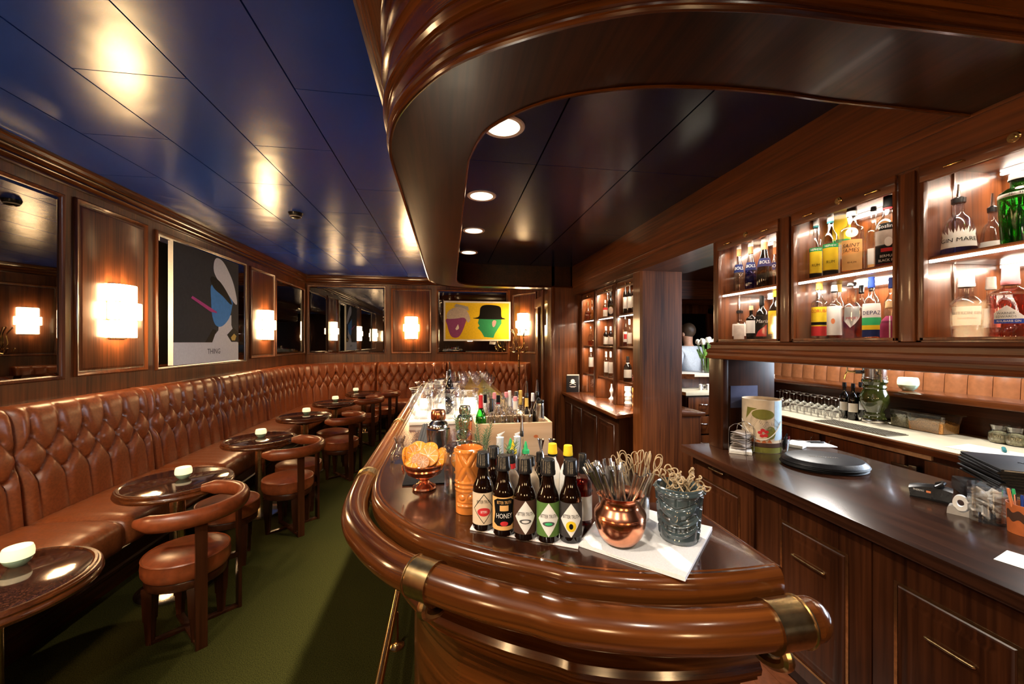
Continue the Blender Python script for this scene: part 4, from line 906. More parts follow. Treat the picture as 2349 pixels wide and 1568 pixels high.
for k in range(22):                                                # looped picks fanned out of the tumbler
    a = R_.uniform(-1.5, 2.0); b0 = Vector((gs.location.x+R_.uniform(-.018, .018), gs.location.y+R_.uniform(-.018, .018), PZ+.012))
    tip = Vector((gs.location.x+R_.uniform(-.062, .058), gs.location.y+R_.uniform(-.03, .03), PZ+R_.uniform(.140, .165))); d = tip-b0
    if pk is None:
        m_ = MB().tube([(0, 0, 0), (0, 0, .120)], .0013, 6)
        m_.tube([(.0085*math.sin(q)*(1-.25*math.cos(q)), 0, .136-.0165*math.cos(q)) for q in [2*PI*i/18 for i in range(19)]], .0011, 6); pk = m_.build('looped_pick', 'bamboo', None, b0); o = pk
    else: o = pk.copy(); COL.objects.link(o); o.location = b0
    o.rotation_mode = 'QUATERNION'; o.rotation_quaternion = d.to_track_quat('Z', 'Y') @ Matrix.Rotation(R_.uniform(0, 3), 4, 'Z').to_quaternion()
    tag(o, 'thin bamboo pick with a loop at the top behind the metal straws', 'pick', 'looped bamboo picks in the tumbler')
# grey tiki mug: a tapered cup with a carved face
mug = thing('tiki_mug', 'grey glazed tiki mug with a grinning carved face on the white napkin', 'mug', (.503, .818, PZ), face_cam(.503, .818)-.12); mug.scale = (.94, .94, .97)
def carve(th, q):
    """Relief of a carved face: brow, slanted eyes, nose, wide toothy mouth; th is the angle from the front, q the height 0..1"""
    x = th/1.0; r = 0.0; g = lambda d, w: math.exp(-(d/w)**2)
    r += .0045*g(q-.93, .045)
    ey = .62-.14*abs(x)+.10*(abs(x) > .9)
    r += .0050*g((abs(x)-.55)/1.0, .30)*g(q-(.60+.13*(abs(x)-.4)), .085) - .0035*g(q-(.715+.13*(abs(x)-.4)), .022)*(abs(x) < 1.0)
    r -= .0035*g(q-(.485+.13*(abs(x)-.4)), .018)*(.12 < abs(x) < .95)
    r += .0070*g(x, .13)*(1 if .40 < q < .62 else 0)*g(q-.44, .10) + .004*g(abs(x)-.16, .09)*g(q-.41, .04)
    mo = .27+.14*x*x
    r += .0050*g(q-(mo+.075), .026)*(abs(x) < 1.05)+.0050*g(q-(mo-.085), .03)*(abs(x) < 1.05)
    if abs(q-mo) < .055 and abs(x) < .95: r += -.003+.0028*abs(math.sin(x*PI*4.2))**.5
    if q > .72 and q < .88 and abs(x) < 1.1: r += -.0028*(abs(math.sin(x*6)) < .22)
    if abs(x) > 1.35: r += .0035*(abs(math.sin(q*14)) > .4)
    r += .006*g(x, .55)*g(q-.06, .10)
    return r
def mugr(u, v):
    a = u*2*PI; th = (a+PI) % (2*PI)-PI; rad = .0425+.0105*v+1.15*carve(th, v)*min(1, v*12, (1.02-v)*14); rad *= (1+.05*math.cos(2*a))
    return (rad*math.cos(a), rad*math.sin(a), .118*v)
m_ = MB().grid(mugr, 144, 80, 0, True)
m_.lathe([(0, .0005), (.042, .0005)], seg=40).lathe([(.0535, .118), (.0495, .120), (.046, .112), (.040, .03), (0, .03)], seg=48)
m_.build('mug_body', 'teal_glaze', mug, angle=80)
pk2 = None
for k in range(20):                                                # knotted picks lying in the mug
    a = R_.uniform(0, 2*PI); r = .036*math.sqrt(R_.random()); x, y = mug.location.x+r*math.cos(a), mug.location.y+r*math.sin(a)
    if pk2 is None:
        m_ = MB().tube([(0, 0, -.03), (0, 0, .02)], .0016, 6).tube([(.0075*math.cos(q), .003*math.sin(2*q), .027+.007*math.sin(q)) for q in [2*PI*i/16 for i in range(17)]], .0015, 6).ball((0, 0, .02), .0035, 7, 5)
        pk2 = m_.build('knotted_pick', 'bamboo', None); o = pk2
    else: o = pk2.copy(); COL.objects.link(o)
    o.location = (x, y, PZ+.114+R_.uniform(-.008, .010)); o.rotation_euler = (R_.uniform(-1.1, 1.1), R_.uniform(-1.1, 1.1), R_.uniform(0, 6))
    tag(o, 'short knotted bamboo pick heaped in the grey tiki mug', 'pick', 'knotted picks in the grey mug')
# orange tiki tumbler
tk = thing('tiki_tumbler', 'tall orange glazed tiki tumbler beside the bitters bottles', 'mug', (.052, 1.055, BAR+.001), face_cam(.05, 1.05)-.15)
def tik(u, v):
    a = u*2*PI; th = (a+PI) % (2*PI)-PI; g = lambda d, w: math.exp(-(d/w)**2)
    r = .0335+.003*v; r += .0022*g(v-.97, .03)+.0022*g(v-.49, .018)+.0022*g(v-.42, .016)+.0016*g(v-.36, .015)
    if v > .52: r += .0022*g(abs(th)-.9*abs(v-.74)*3.2, .16)-.0026*g(abs(th)-.9*abs(v-.74)*3.2-.28, .05)-.0022*g(abs(th)-.9*abs(v-.74)*3.2+.28, .05)
    elif .08 < v < .36: r += .0022*g(math.hypot(abs(th)-.42, (v-.26)*6), .24)-.0024*g(abs(math.hypot(abs(th)-.42, (v-.26)*6)-.32), .06)+.002*g(v-.13, .02)*(abs(th) < .8)-.0024*g(v-.165, .01)*(abs(th) < .9)
    return (r*math.cos(a), r*math.sin(a), .163*v)
m_ = MB().grid(tik, 128, 110, 0, True); m_.lathe([(0, .0005), (.0335, .0005)], seg=40).lathe([(.0368, .163), (.033, .1645), (.031, .155), (.029, .03), (0, .03)], seg=48); m_.build('tumbler_body', 'orange_glaze', tk, angle=80)
# lidded jar of dried orange slices
jar = thing('glass_jar', 'lidded clear glass jar holding dried orange slices behind the tiki tumbler', 'jar', (.045, 1.19, BAR+.001)); jar.scale = (1.25, 1.25, 1)
MB().lathe([(0, 0), (.042, 0), (.046, .004), (.047, .10), (.045, .118), (.043, .122), (.041, .118), (.044, .10), (.043, .008), (0, .008)], seg=40).build('jar_wall', 'clear_glass', jar)
MB().lathe([(.050, .123), (.050, .129), (.040, .140), (.016, .147), (.008, .152), (.012, .160), (.018, .168), (.018, .176), (.010, .182), (0, .183)], seg=40).build('jar_lid', 'clear_glass', jar)
def slice_(name, loc, r, rot, pulp, lab, catg, grp, proto={}):
    key = (name, pulp)
    if key not in proto:
        m_ = MB().lathe([(0, -.0022), (.0275, -.0022), (.0275, .0022), (0, .0022)], seg=28, mi=1).lathe([(.0275, -.0024), (.0295, -.002), (.030, 0), (.0295, .002), (.0275, .0024)], seg=28, mi=0)
        for k in range(9): m_.tube([(0, 0, .0022), (.026*math.cos(k*2*PI/9), .026*math.sin(k*2*PI/9), .0022)], .0006, 5, mi=2)
        o = m_.build(name, ['orange_peel', pulp, 'paper']); proto[key] = o
    else: o = proto[key].copy(); COL.objects.link(o)
    o.location = loc; o.rotation_euler = rot; o.scale = (r/.03,)*3
    return tag(o, lab, catg, grp)
for k in range(7):
    slice_('dried_orange_slice', (jar.location.x+R_.uniform(-.012, .012), jar.location.y+R_.uniform(-.012, .012), jar.location.z+.022+.012*k), .029, (R_.uniform(.5, 1.3), R_.uniform(-.5, .5), R_.uniform(0, 6)), 'dried_pulp', 'dried orange slice inside the lidded glass jar', 'fruit slice', 'dried orange slices in the jar')
bw = thing('copper_bowl', 'footed copper bowl with ring handles, heaped with citrus slices', 'bowl', (-.072, 1.232, BAR+.001)); bw.scale.z = 1.15
MB().lathe([(0, 0), (.034, 0), (.036, .003), (.034, .007), (.026, .011), (.017, .016), (.014, .022), (.018, .028), (.034, .033), (.050, .041), (.056, .052), (.055, .056), (.059, .061), (.0615, .066), (.061, .069), (.058, .067), (.050, .048), (.034, .038), (0, .035)], seg=48).build('bowl_body', 'copper', bw)
for s in (-1, 1): MB().tube([(s*(.0625+.002*math.sin(q)), .010*math.cos(q), .050+.010*math.sin(q)) for q in [2*PI*i/16 for i in range(16)]], .0018, 8, closed=True).build('ring_handle', 'copper', bw)
BX, BYY, BZ = bw.location
SL = [(-.050, -.002, .096, .030, (1.35, .1, 1.25)), (-.030, .004, .098, .034, (1.2, .2, .85)), (.012, -.008, .098, .032, (1.0, 0, -.1)), (.010, .026, .104, .032, (.7, -.2, -.3)), (.040, -.008, .086, .030, (1.2, -.2, -.75)), (-.030, -.020, .090, .027, (.75, -.15, .25)), (.046, .014, .088, .030, (1.0, .3, -1.2)), (-.014, .024, .108, .031, (.85, .2, .4)), (.052, -.008, .092, .026, (1.25, 0, -1.0)), (-.050, .016, .080, .028, (1.0, 0, 1.8))]
for k, (dx, dy, dz, r, rot) in enumerate(SL):
    slice_('orange_slice', (BX+dx, BYY+dy, BZ+dz), r, rot, 'orange_pulp', 'orange slice heaped in the footed copper bowl', 'fruit slice', 'orange slices in the copper bowl')
for dx, dy, dz, l in ((-.002, -.030, .088, 'small browned lime slice in front of the heap in the copper bowl'), (-.018, -.022, .093, 'small browned lime slice behind the front one in the copper bowl')):
    slice_('lime_slice', (BX+dx, BYY+dy, BZ+dz), .019, (1.15, 0, .1), 'lime_pulp', l, 'fruit slice', None)
# ribbed rubber mat and shakers
mat_ = MB().box(-.135, .0, 1.62, 2.16, BAR+.0008, BAR+.008, .002)
for k in range(11): mat_.box(-.129+.0118*k, -.123+.0118*k, 1.63, 2.15, BAR+.008, BAR+.013, .001)
tag(mat_.build('bar_mat', 'black_rubber'), 'long ribbed black rubber bar mat beside the shakers', 'bar mat')
tag(MB().box(-.14, .05, 1.26, 1.42, BAR+.0008, BAR+.005, .001).build('coaster_mat', 'black_rubber'), 'flat black rubber mat behind the copper bowl', 'bar mat')
def shaker(label, x, y, z, k, mat, band):
    t = thing('cocktail_shaker', label, 'shaker', (x, y, z))
    MB().lathe([(0, 0), (.033*k, 0), (.035*k, .003), (.044*k, .115*k), (.0445*k, .118*k), (.040*k, .121*k)], seg=36).build('shaker_tin', mat, t)
    MB().lathe([(.040*k, .121*k), (.040*k, .128*k), (.036*k, .138*k), (.026*k, .146*k), (.0245*k, .150*k), (.0265*k, .153*k)], seg=36).build('strainer_top', 'steel', t)
    MB().lathe([(.0265*k, .153*k), (.0275*k, .156*k), (.0275*k, .176*k), (.024*k, .186*k), (0, .189*k)], seg=36).build('shaker_cap', band, t); return t
shaker('tall steel cocktail shaker standing behind the citrus bowl', -.038, 1.52, BAR+.001, 1.0, 'steel', 'copper')
shaker('lower copper-topped cocktail shaker behind the glass jar lid', .068, 1.72, BAR+.001, .90, 'copper', 'steel')
c = tag(MB().lathe([(0, 0), (.030, 0), (.034, .01), (.032, .035), (.018, .055), (.014, .07), (.022, .09), (.021, .09), (.013, .07), (.017, .055), (.03, .034), (0, .005)], seg=28).build('small_carafe', 'clear_glass', None, (-.178, 1.52, BAR+.001)), 'small clear glass carafe left of the black ribbed mat', 'carafe')
# rosemary sprigs in little steel cups
for x, y, h, l in ((.118, 1.40, .150, 'rosemary sprigs standing in a cup before the wooden box'), (.05, 1.50, .19, 'rosemary sprigs in a cup behind the jar lid'), (.165, 1.16, .15, 'short rosemary sprig in a cup behind the brown bottle')):
    t = thing('rosemary_cup', l, 'herb cup', (x, y, BAR+.001)); MB().lathe([(0, 0), (.022, 0), (.026, .07), (.024, .07), (.020, .004), (0, .004)], seg=20).build('cup', 'clear_glass', t)
    for s in range(5):
        a = s*1.26+x*30; m_ = MB(); L = h*R_.uniform(.8, 1.05); tipx, tipy = .030*math.cos(a), .030*math.sin(a)
        m_.tube([(0, 0, .01), (tipx*.4, tipy*.4, L*.5), (tipx, tipy, L)], .0012, 5)
        for q in range(46):
            f = .35+.65*q/46; b = Vector((tipx*f, tipy*f, L*f)); aa = q*2.4; d = Vector((math.cos(aa)*.012, math.sin(aa)*.012, .010)); m_.tube([b, b+d], [.0011, .0004], 4)
        m_.build('sprig', 'rosemary_green', t)
# wooden wine box with bottles
wb = thing('wooden_box', 'pale pine wooden box full of opened bottles on the bar', 'box', (.248, 1.60, BAR+.001))
for nm, b in (('front_board', (-.150, .150, -.085, -.073)), ('rear_board', (-.150, .150, .073, .085))): MB().box(*b, 0, .128, .001).build(nm, 'pine', wb)
for sx in (-1, 1): MB().box(min(sx*.138, sx*.150), max(sx*.138, sx*.150), -.0725, .0725, 0, .128, .001).build('side_board', 'pine', wb)
MB().box(-.1375, .1375, -.0725, .0725, 0, .008).build('base_board', 'pine', wb)
MB().lathe([(0, 0), (.005, 0), (.006, .0002)], seg=20, sx=1.5).xf(Matrix.Translation((.085, -.0853, .075)) @ Matrix.Rotation(PI/2, 4, 'X')).build('wood_knot', 'terracotta', wb)
BXZ = BAR+.0105
def zt(px, py, y): return at(px, py, Y=y).z
boxb = [(1103, 906, 1.548, 'tall', 'green_glass', ('red', .24), 'green_liquid', .5, 'green bottle with a red foil cap, left end of the wooden box'), (1113, 904, 1.64, 'round', 'clear_glass', ('black', .16), 'water_liquid', .4, 'clear bottle with a dark cap behind the green one in the box'),
 (1127, 914, 1.55, 'round', 'clear_glass', ('black_plastic', .24), 'straw_liquid', .40, 'round clear bottle with a tall black cap in the front of the box'), (1134, 900, 1.655, 'tall', 'clear_glass', ('pink', .12), 'water_liquid', .5, 'clear bottle with a pink cap at the back of the box'),
 (1143, 906, 1.60, 'tall', 'clear_glass', ('black', .13, 'maroon', .03), 'water_liquid', .5, 'clear bottle with a black and maroon cap in the box'), (1154, 908, 1.552, 'round', 'clear_glass', ('dark_steel', .05), 'whisky_liquid', .36, 'clear bottle with a white label, middle front of the box'),
 (1161, 899, 1.655, 'tall', 'clear_glass', ('pink', .10), 'water_liquid', .45, 'pink-capped bottle behind the middle of the box'), (1169, 896, 1.66, 'square', 'clear_glass', ('white_paint', .28), 'water_liquid', .4, 'bottle with a tall white foil cap at the back of the box'),
 (1182, 909, 1.552, 'bell', 'clear_glass', ('pink', .08, 'paper', .15), 'straw_liquid', .42, 'wide clear bottle with a pink cap in the front of the box'), (1184, 897, 1.645, 'tall', 'clear_glass', ('black_plastic', .10), 'amber_liquid', .5, 'bottle with a black swing stopper at the back of the box'),
 (1194, 895, 1.655, 'tall', 'clear_glass', ('gold', .26), 'amber_liquid', .5, 'bottle with a gold foil neck at the back of the box'), (1222, 901, 1.655, 'round', 'clear_glass', ('white_paint', .16), 'water_liquid', .4, 'clear round bottle with a white stopper at the right back of the box')]
for px, py, y, shp, gl, cap, liq, lv, l in boxb:
    p = at(px, py, Y=y); H = p.z-BXZ; bottle(l, p.x, y, BXZ, H, .0185 if y > 1.6 else .0205, shp, gl, cap, liq, lv, labels=[('white_paint', .15, .42, 60)] if 'white label' in l else (), seg=18, name='opened_bottle', group=None)
for px, py, y, gl, liq, l in ((1208, 905, 1.55, 'clear_glass', 'straw_liquid', 'clear bottle with a gold neck label and steel pourer in the box'), (1232, 903, 1.64, 'dark_glass', None, 'dark bottle with a steel pourer at the right of the box')):
    p = at(px, py, Y=y); H = (p.z-BXZ)/.93; bottle(l, p.x, y, BXZ, H, .020, 'round' if liq else 'tall', gl, None, liq, .4, labels=[('gold', .74, .88, 170)] if liq else (), pour=True, seg=18, name='opened_bottle')
p = at(1240, 917, Y=1.575); t = thing('steel_flask', 'straight grey metal bottle with a black stopper, right end of the wooden box', 'bottle', (p.x-.002, 1.575, BXZ))
MB().lathe([(0, 0), (.018, 0), (.019, .003), (.016, p.z-BXZ-.02), (.015, p.z-BXZ-.012), (0, p.z-BXZ-.012)], seg=24).build('flask_body', 'steel', t); MB().lathe([(.016, p.z-BXZ-.012), (.017, p.z-BXZ-.008), (.016, p.z-BXZ), (0, p.z-BXZ)], seg=20).tube([(0, 0, p.z-BXZ), (-.008, 0, p.z-BXZ+.008), (-.012, .0, p.z-BXZ)], .005, 8).build('stopper', 'black_plastic', t)
# squeeze bottles and jiggers between the box and the bitters
def squeeze(label, px, py, y, mat, tip, hh=None, r=.016):
    p = at(px, py, Y=y); H = p.z-BAR; t = thing('squeeze_bottle', label, 'squeeze bottle', (p.x, y, BAR+.001))
    MB().lathe([(0, 0), (r, 0), (r*1.06, .004), (r*1.0, H*.58), (r*.7, H*.66), (r*.62, H*.70)], seg=22).build('bottle_body', mat, t)
    MB().lathe([(r*.74, H*.68), (r*.74, H*.76), (r*.45, H*.79), (r*.30, H*.9), (r*.12, H-.002), (0, H-.001)], seg=18).build('spout_cap', tip, t)
squeeze('squeeze bottle with a green pointed cap, left of two', 1171, 1004, 1.30, 'squeeze_plastic', 'lime'); squeeze('squeeze bottle with a yellow pointed cap', 1177, 1009, 1.24, 'squeeze_plastic', 'yellow'); squeeze('squeeze bottle with a green cap and dark collar, right of two', 1206, 1011, 1.26, 'squeeze_plastic', 'lime')
for px, py, y, l in ((1147, 988, 1.36, 'tall white wax-wrapped tube before the wooden box, left of two'), (1187, 986, 1.37, 'tall white wax-wrapped tube before the wooden box, right of two')):
    p = at(px, py+12, Y=y); H = p.z-BAR; t = thing('white_tube', l, 'bottle', (p.x, y, BAR+.001)); MB().lathe([(0, 0), (.012, 0), (.013, .003), (.0125, H-.012), (.0135, H-.004), (0, H)], seg=20).build('tube_body', 'white_glaze', t)
    MB()._new([(0, 0, H), (.018, .003, H+.012), (.016, -.006, H+.016), (-.01, -.004, H+.004)], [(0, 1, 2, 3)])
    MB().tube([(-.008, 0, H), (.004, .002, H+.006), (.016, -.003, H+.015)], [.006, .004, .001], 6, flat=.3).build('wrap_tip', 'linen', t)
bottle('slim clear bottle with a steel pourer among the squeeze bottles', *(lambda q: (q.x, q.y))(at(1197, 1020, Y=1.29)), BAR+.001, .150, .016, 'slope', 'clear_glass', None, 'water_liquid', .5, pour=True, seg=18, name='pourer_bottle')
bottle('small clear bottle with a black dropper cap behind the bitters', *(lambda q: (q.x, q.y))(at(1171, 1030, Y=1.15)), BAR+.001, .125, .018, 'round', 'clear_glass', ('black_plastic', .25), 'water_liquid', .4, seg=18, name='dropper_bottle', capn=1.5)
for px, py, y, l in ((1241, 1007, 1.33, 'steel double jigger behind the yellow-capped bottles, left of two'), (1266, 1007, 1.36, 'steel double jigger behind the yellow-capped bottles, right of two')):
    p = at(px, py, Y=y); H = p.z-BAR-.001; t = tag(MB().lathe([(0, 0), (.019, 0), (.0185, .004), (.010, H*.55), (.0045, H*.68), (.005, H*.72), (.0125, H), (.0115, H), (.004, H*.73), (0, H*.72)], seg=28).build('jigger', 'steel', None, (p.x, y, BAR+.001)), l, 'jigger')
sb = thing('steel_tray', 'low steel tray with mixing tools behind the bitters bottles', 'tray', (.315, 1.19, BAR+.001)); MB().box(-.10, .105, -.06, .06, 0, .004, .001).build('tray_base', 'dark_steel', sb); MB().lathe([(.0, .006), (.03, .006), (.036, .022), (.035, .022), (.029, .008)], (.0, .01, 0), 28).build('strainer_cup', 'steel', sb)
# pale slab with glass vessels
slab = tag(MB().box(-.205, .195, 2.16, 3.05, BAR+.0008, BAR+.022, .004).build('serving_slab', 'white_slab'), 'pale stone slab crowded with clear glasses on the bar', 'slab'); SZ = BAR+.0232
def goblet(label, x, y, z, H, R, grp, catg='glass', name='mixing_glass'):
    return tag(MB().lathe([(0, 0), (R*.55, 0), (R*.60, .004), (R*.88, H*.22), (R, H*.45), (R*.93, H*.66), (R*.74, H*.80), (R*.80, H*.90), (R*.98, H), (R*.95, H), (R*.76, H*.90), (R*.70, H*.80), (R*.88, H*.66), (R*.94, H*.45), (R*.82, H*.23), (R*.5, .010), (0, .010)], seg=36).build(name, 'jug_glass', None, (x, y, z)), label, catg, grp)
for x, y, H, R, l in ((-.150, 2.24, .165, .062, 'rounded glass mixing jug at the near left corner of the slab'), (-.015, 2.22, .165, .064, 'rounded glass mixing jug in the middle front of the slab'), (.120, 2.30, .150, .058, 'rounded glass mixing jug at the near right of the slab'), (-.140, 2.52, .17, .064, 'rounded glass mixing jug behind the near left one'), (.02, 2.50, .17, .064, 'rounded glass mixing jug behind the middle one'), (-.08, 2.80, .16, .06, 'rounded glass mixing jug at the far left of the slab')):
    goblet(l, x, y, SZ, H, R, None)
def martini(label, x, y, z, H, R, proto=[]):
    if proto: o = proto[0].copy(); COL.objects.link(o); o.location = (x, y, z); return tag(o, label, 'glass', 'stemmed glasses on the far end of the bar')
    o = MB().lathe([(0, 0), (R*.62, .001), (R*.62, .003), (.006, .007), (.004, .02), (.004, H*.5), (.008, H*.53), (R*.75, H*.75), (R, H), (R*.97, H), (R*.72, H*.76), (0, H*.55)], seg=24).build('stemmed_glass', 'jug_glass', None, (x, y, z)); proto.append(o); return tag(o, label, 'glass', 'stemmed glasses on the far end of the bar')
for k in range(4):
    for j in range(4): martini('clear stemmed glass grouped on the far end of the bar top', .02+.105*j, 3.28+.20*k, BAR+.001, .155, .045)
def tumb(label, x, y, z, proto=[]):
    if proto: o = proto[0].copy(); COL.objects.link(o); o.location = (x, y, z)
    else: o = MB().lathe([(0, 0), (.034, 0), (.036, .003), (.041, .095), (.039, .095), (.033, .01), (0, .01)], seg=24).build('tumbler_glass', 'jug_glass', None, (x, y, z)); proto.append(o)
    return tag(o, label, 'glass', 'tumblers on the bar behind the wooden box')
for k in range(3):
    for j in range(3): tumb('clear tumbler grouped on the bar behind the wooden box', .245+.088*j, 2.45+.12*k, BAR+.001)
t = thing('bar_spoon', 'twisted steel bar spoon standing in a mixing jug', 'bar spoon', (-.09, 2.50, SZ+.01)); MB().tube([(0, 0, 0), (-.002, .01, .26)], .0028, 8).ball((-.003, .0105, .268), .010, 10, 7).build('spoon_shaft', 'copper', t)
bottle('bottle with a steel pourer among the mixing jugs', .005, 2.36, SZ, .26, .024, 'tall', 'dark_glass', None, pour=True, seg=18, name='pourer_bottle')
# ---------------------------------------------------------------- bottles in the near lit cabinet (left bay, middle bay, right bay)
def cabb(label, x0, x1, yt, shelf, X=1.84, **k):
    """A bottle of the lit cabinet: its pixel width and top give its size on the shelf's line."""
    p = at((x0+x1)/2, yt, X=X); u = ((x0+x1)/2-1174.5)/FPX; Z = depth(p.x, p.y)
    R = (x1-x0)*Z/(2*FPX*math.sqrt(1+u*u)); return bottle(label, X, p.y, shelf+.001, p.z-shelf-.001, R, **k)
S1, S2 = ZB, ZM
G = 'bottles on the upper shelf of the lit cabinet'; G2 = 'bottles on the lower shelf of the lit cabinet'
bol = dict(shape='slope', ribs=0, group=G)
for x0, x1, yt, X, liq, l in ((1682, 1708, 557, 1.83, 'water_liquid', 'clear liqueur bottle with an orange neck, leftmost on the upper shelf'), (1707, 1737, 551, 1.83, 'blue_liquid', 'bright blue liqueur bottle with an orange neck'), (1734, 1773, 540, 1.82, None, 'nearly black liqueur bottle with an orange neck and blue label'), (1766, 1790, 553, 1.93, 'water_liquid', 'clear orange-necked bottle standing behind in the left bay'), (1778, 1818, 527, 1.82, None, 'dark liqueur bottle half hidden by the frame of the left bay')):
    cabb(l, x0, x1, yt, S2, X, glass='clear_glass' if liq else 'dark_glass', cap=('white_paint', .13, 'orange', .14), liquid=liq, lvl=.42, labels=[('navy', .40, .56, 85)], texts=[('BOLS', .085, .48, 'white_paint', 0, 1.1)], **bol)
cabb('square bottle with cream labels and a pourer, lower left of the lit cabinet', 1674, 1716, 701, S1, 1.86, shape='squat', glass='clear_glass', liquid='amber_liquid', lvl=.25, labels=[('paper', .14, .48, 70), ('old_paper', .05, .44, 34, .0014)], pour=True, group=G2)
cabb('slim bottle with a white label and cork beside the square one', 1711, 1735, 701, S1, 1.83, shape='square', glass='dark_glass', cap=('cork', .13), labels=[('white_paint', .22, .58, 80)], group=G2)
cabb('black liqueur bottle with a red triangle on its label', 1732, 1763, 678, S1, 1.82, shape='round', glass='dark_glass', cap=('black', .22), labels=[('black', .08, .55, 80), ('red', .10, .36, 60, .0012, [(-1, 0), (.7, 0), (.7, 1), (-.5, .45)])], texts=[('Maria', .11, .43, 'white_paint', 0, 1, .3)], group=G2)
cabb('dark bottle with a large yellow label in the left bay', 1762, 1798, 667, S1, 1.82, shape='tall', glass='brown_glass', cap=('yellow', .12), labels=[('yellow', .14, .60, 80)], texts=[('LICOR', .075, .47, 'orange', 0, .8)], group=G2)
wn = dict(shape='round', glass='clear_glass', liquid='water_liquid', lvl=.5, group=G, cap=('white_paint', .14, 'teal', .03))
for x0, x1, yt, X, l in ((1855, 1888, 498, 1.83, 'clear rum bottle with a yellow and green label, leftmost in the middle bay'), (1885, 1925, 487, 1.82, 'clear rum bottle with a yellow and green label, second in the middle bay')):
    cabb(l, x0, x1, yt, S2, X, labels=[('yellow', .09, .44, 60), ('green', .44, .50, 60), ('black', .03, .10, 60)], texts=[('NEPHEW', .045, .468, 'white_paint', 0, .8), ('RUM', .06, .22, 'black', 0, .8)], **wn)
t = at(1930, 497, X=1.95); gt = thing('gift_tube', 'yellow and white card tube behind the rum bottles in the middle bay', 'tube', (1.95, t.y, S2+.001))
MB().lathe([(0, 0), (.036, 0), (.036, t.z-S2-.001), (0, t.z-S2-.001)], seg=28).build('tube_body', 'yellow', gt); MB().lathe([(.0366, .18), (.0366, .197)], seg=28).build('green_band', 'green', gt); MB().lathe([(.0366, .0), (.0366, .17)], seg=28).build('pale_band', 'paper', gt)
cabb('broad rum bottle with an amber label reading SAINT JAMES', 1925, 1983, 470, S2, 1.82, shape='square', glass='clear_glass', cap=('dark_steel', .10, 'white_paint', .07), liquid='amber_liquid', lvl=.22, labels=[('amber_card', .03, .47, 52), ('paper', .50, .64, 30, .0010, circ(0, .5, 1, .5, 16))], texts=[('SAINT', .075, .385, 'black', -.1, .95, .2), ('JAMES', .075, .315, 'black', -.1, .95, .2), ('RHUM', .035, .14, 'black', 0, 1)], group=G)
cabb('clear square-shouldered bottle behind the black-labelled rum', 1986, 2022, 474, S2, 1.90, shape='square', glass='clear_glass', cap=('black_plastic', .06), liquid='water_liquid', lvl=.3, labels=[('paper', .12, .36, 50), ('amber_card', .0, .12, 50)], group=G)
cabb('round-shouldered dark rum bottle with a black label in the middle bay', 2004, 2072, 449, S2, 1.82, shape='round', glass='clear_glass', cap=('black', .17, 'red', .02), liquid='red_liquid', lvl=.28, labels=[('black', .04, .30, 62), ('old_paper', .30, .50, 62), ('black', .50, .60, 38), ('white_paint', .27, .40, 16, .0014, circ(0, .5, 1, .5, 16)), ('red', .20, .25, 30, .0014)], texts=[('Goslings', .075, .55, 'white_paint', -.1, .9), ('BERMUDA', .05, .14, 'white_paint', 0, .8), ('BLACK RUM', .05, .08, 'white_paint', 0, .8)], group=G)
cabb('clear rum bottle with a palm-tree label in yellow and red, lower left of middle bay', 1860, 1899, 644, S1, 1.82, shape='square', glass='clear_glass', cap=('gold', .15), liquid='water_liquid', lvl=.3, labels=[('yellow', .24, .56, 70), ('red', .08, .24, 70), ('black', .26, .31, 70, .001)], texts=[('CORUBA', .075, .49, 'red', 0, .8)], group=G2)
cabb('white-labelled clear bottle beside the palm-tree one', 1896, 1932, 654, S1, 1.82, shape='square', glass='clear_glass', cap=('white_paint', .11, 'black', .02), liquid='amber_liquid', lvl=.12, labels=[('white_paint', .10, .62, 75), ('orange', .30, .40, 25, .001, circ(-.4, .5, .6, .5, 14))], group=G2)
cabb('faceted whisky bottle with white printing, middle of the lower shelf', 1929, 1979, 648, S1, 1.82, shape='vessel', glass='clear_glass', cap=('dark_steel', .06), liquid='whisky_liquid', lvl=.42, labels=[('white_paint', .22, .58, 48, .0008, [(-1, .35), (-1, 1), (1, 1), (1, .5), (.4, .2), (-.2, 0)])], texts=[('IMPORT', .06, .38, 'red', 0, .8)], ribs=8, group=G2)
cabb('blue-capped bottle with a landscape label reading DEPAZ', 1977, 2021, 635, S1, 1.82, shape='round', glass='clear_glass', cap=('blue', .17), liquid='amber_liquid', lvl=.08, labels=[('white_paint', .34, .58, 75), ('lime', .22, .36, 75, .001), ('yellow', .17, .24, 75, .0013), ('navy', .06, .17, 75)], texts=[('DEPAZ', .085, .43, 'navy', 0, .9)], group=G2)
cabb('bottle with a magenta striped label and wooden ball stopper in front', 2018, 2064, 690, S1, 1.80, shape='squat', glass='clear_glass', liquid='straw_liquid', lvl=.12, cap=('cork', .18), labels=[('magenta', .05, .62, 75), ('white_paint', .05, .62, 4, .0012)], group=G2)
cabb('blue-capped clear bottle behind the magenta one', 2026, 2064, 636, S1, 1.90, shape='round', glass='clear_glass', cap=('navy', .17), liquid='water_liquid', lvl=.3, group=G2)
for px, py, l in ((1925, 650, 'gold-capped bottle behind the white-labelled one'), (1976, 654, 'black-capped bottle behind the whisky'), (2000, 648, 'clear bottle behind the landscape-labelled one')):
    cabb(l, px-17, px+17, py, S1, 1.95, shape='round', glass='clear_glass', cap=('gold' if px == 1925 else 'black_plastic', .15), liquid='water_liquid', lvl=.3, group=G2)
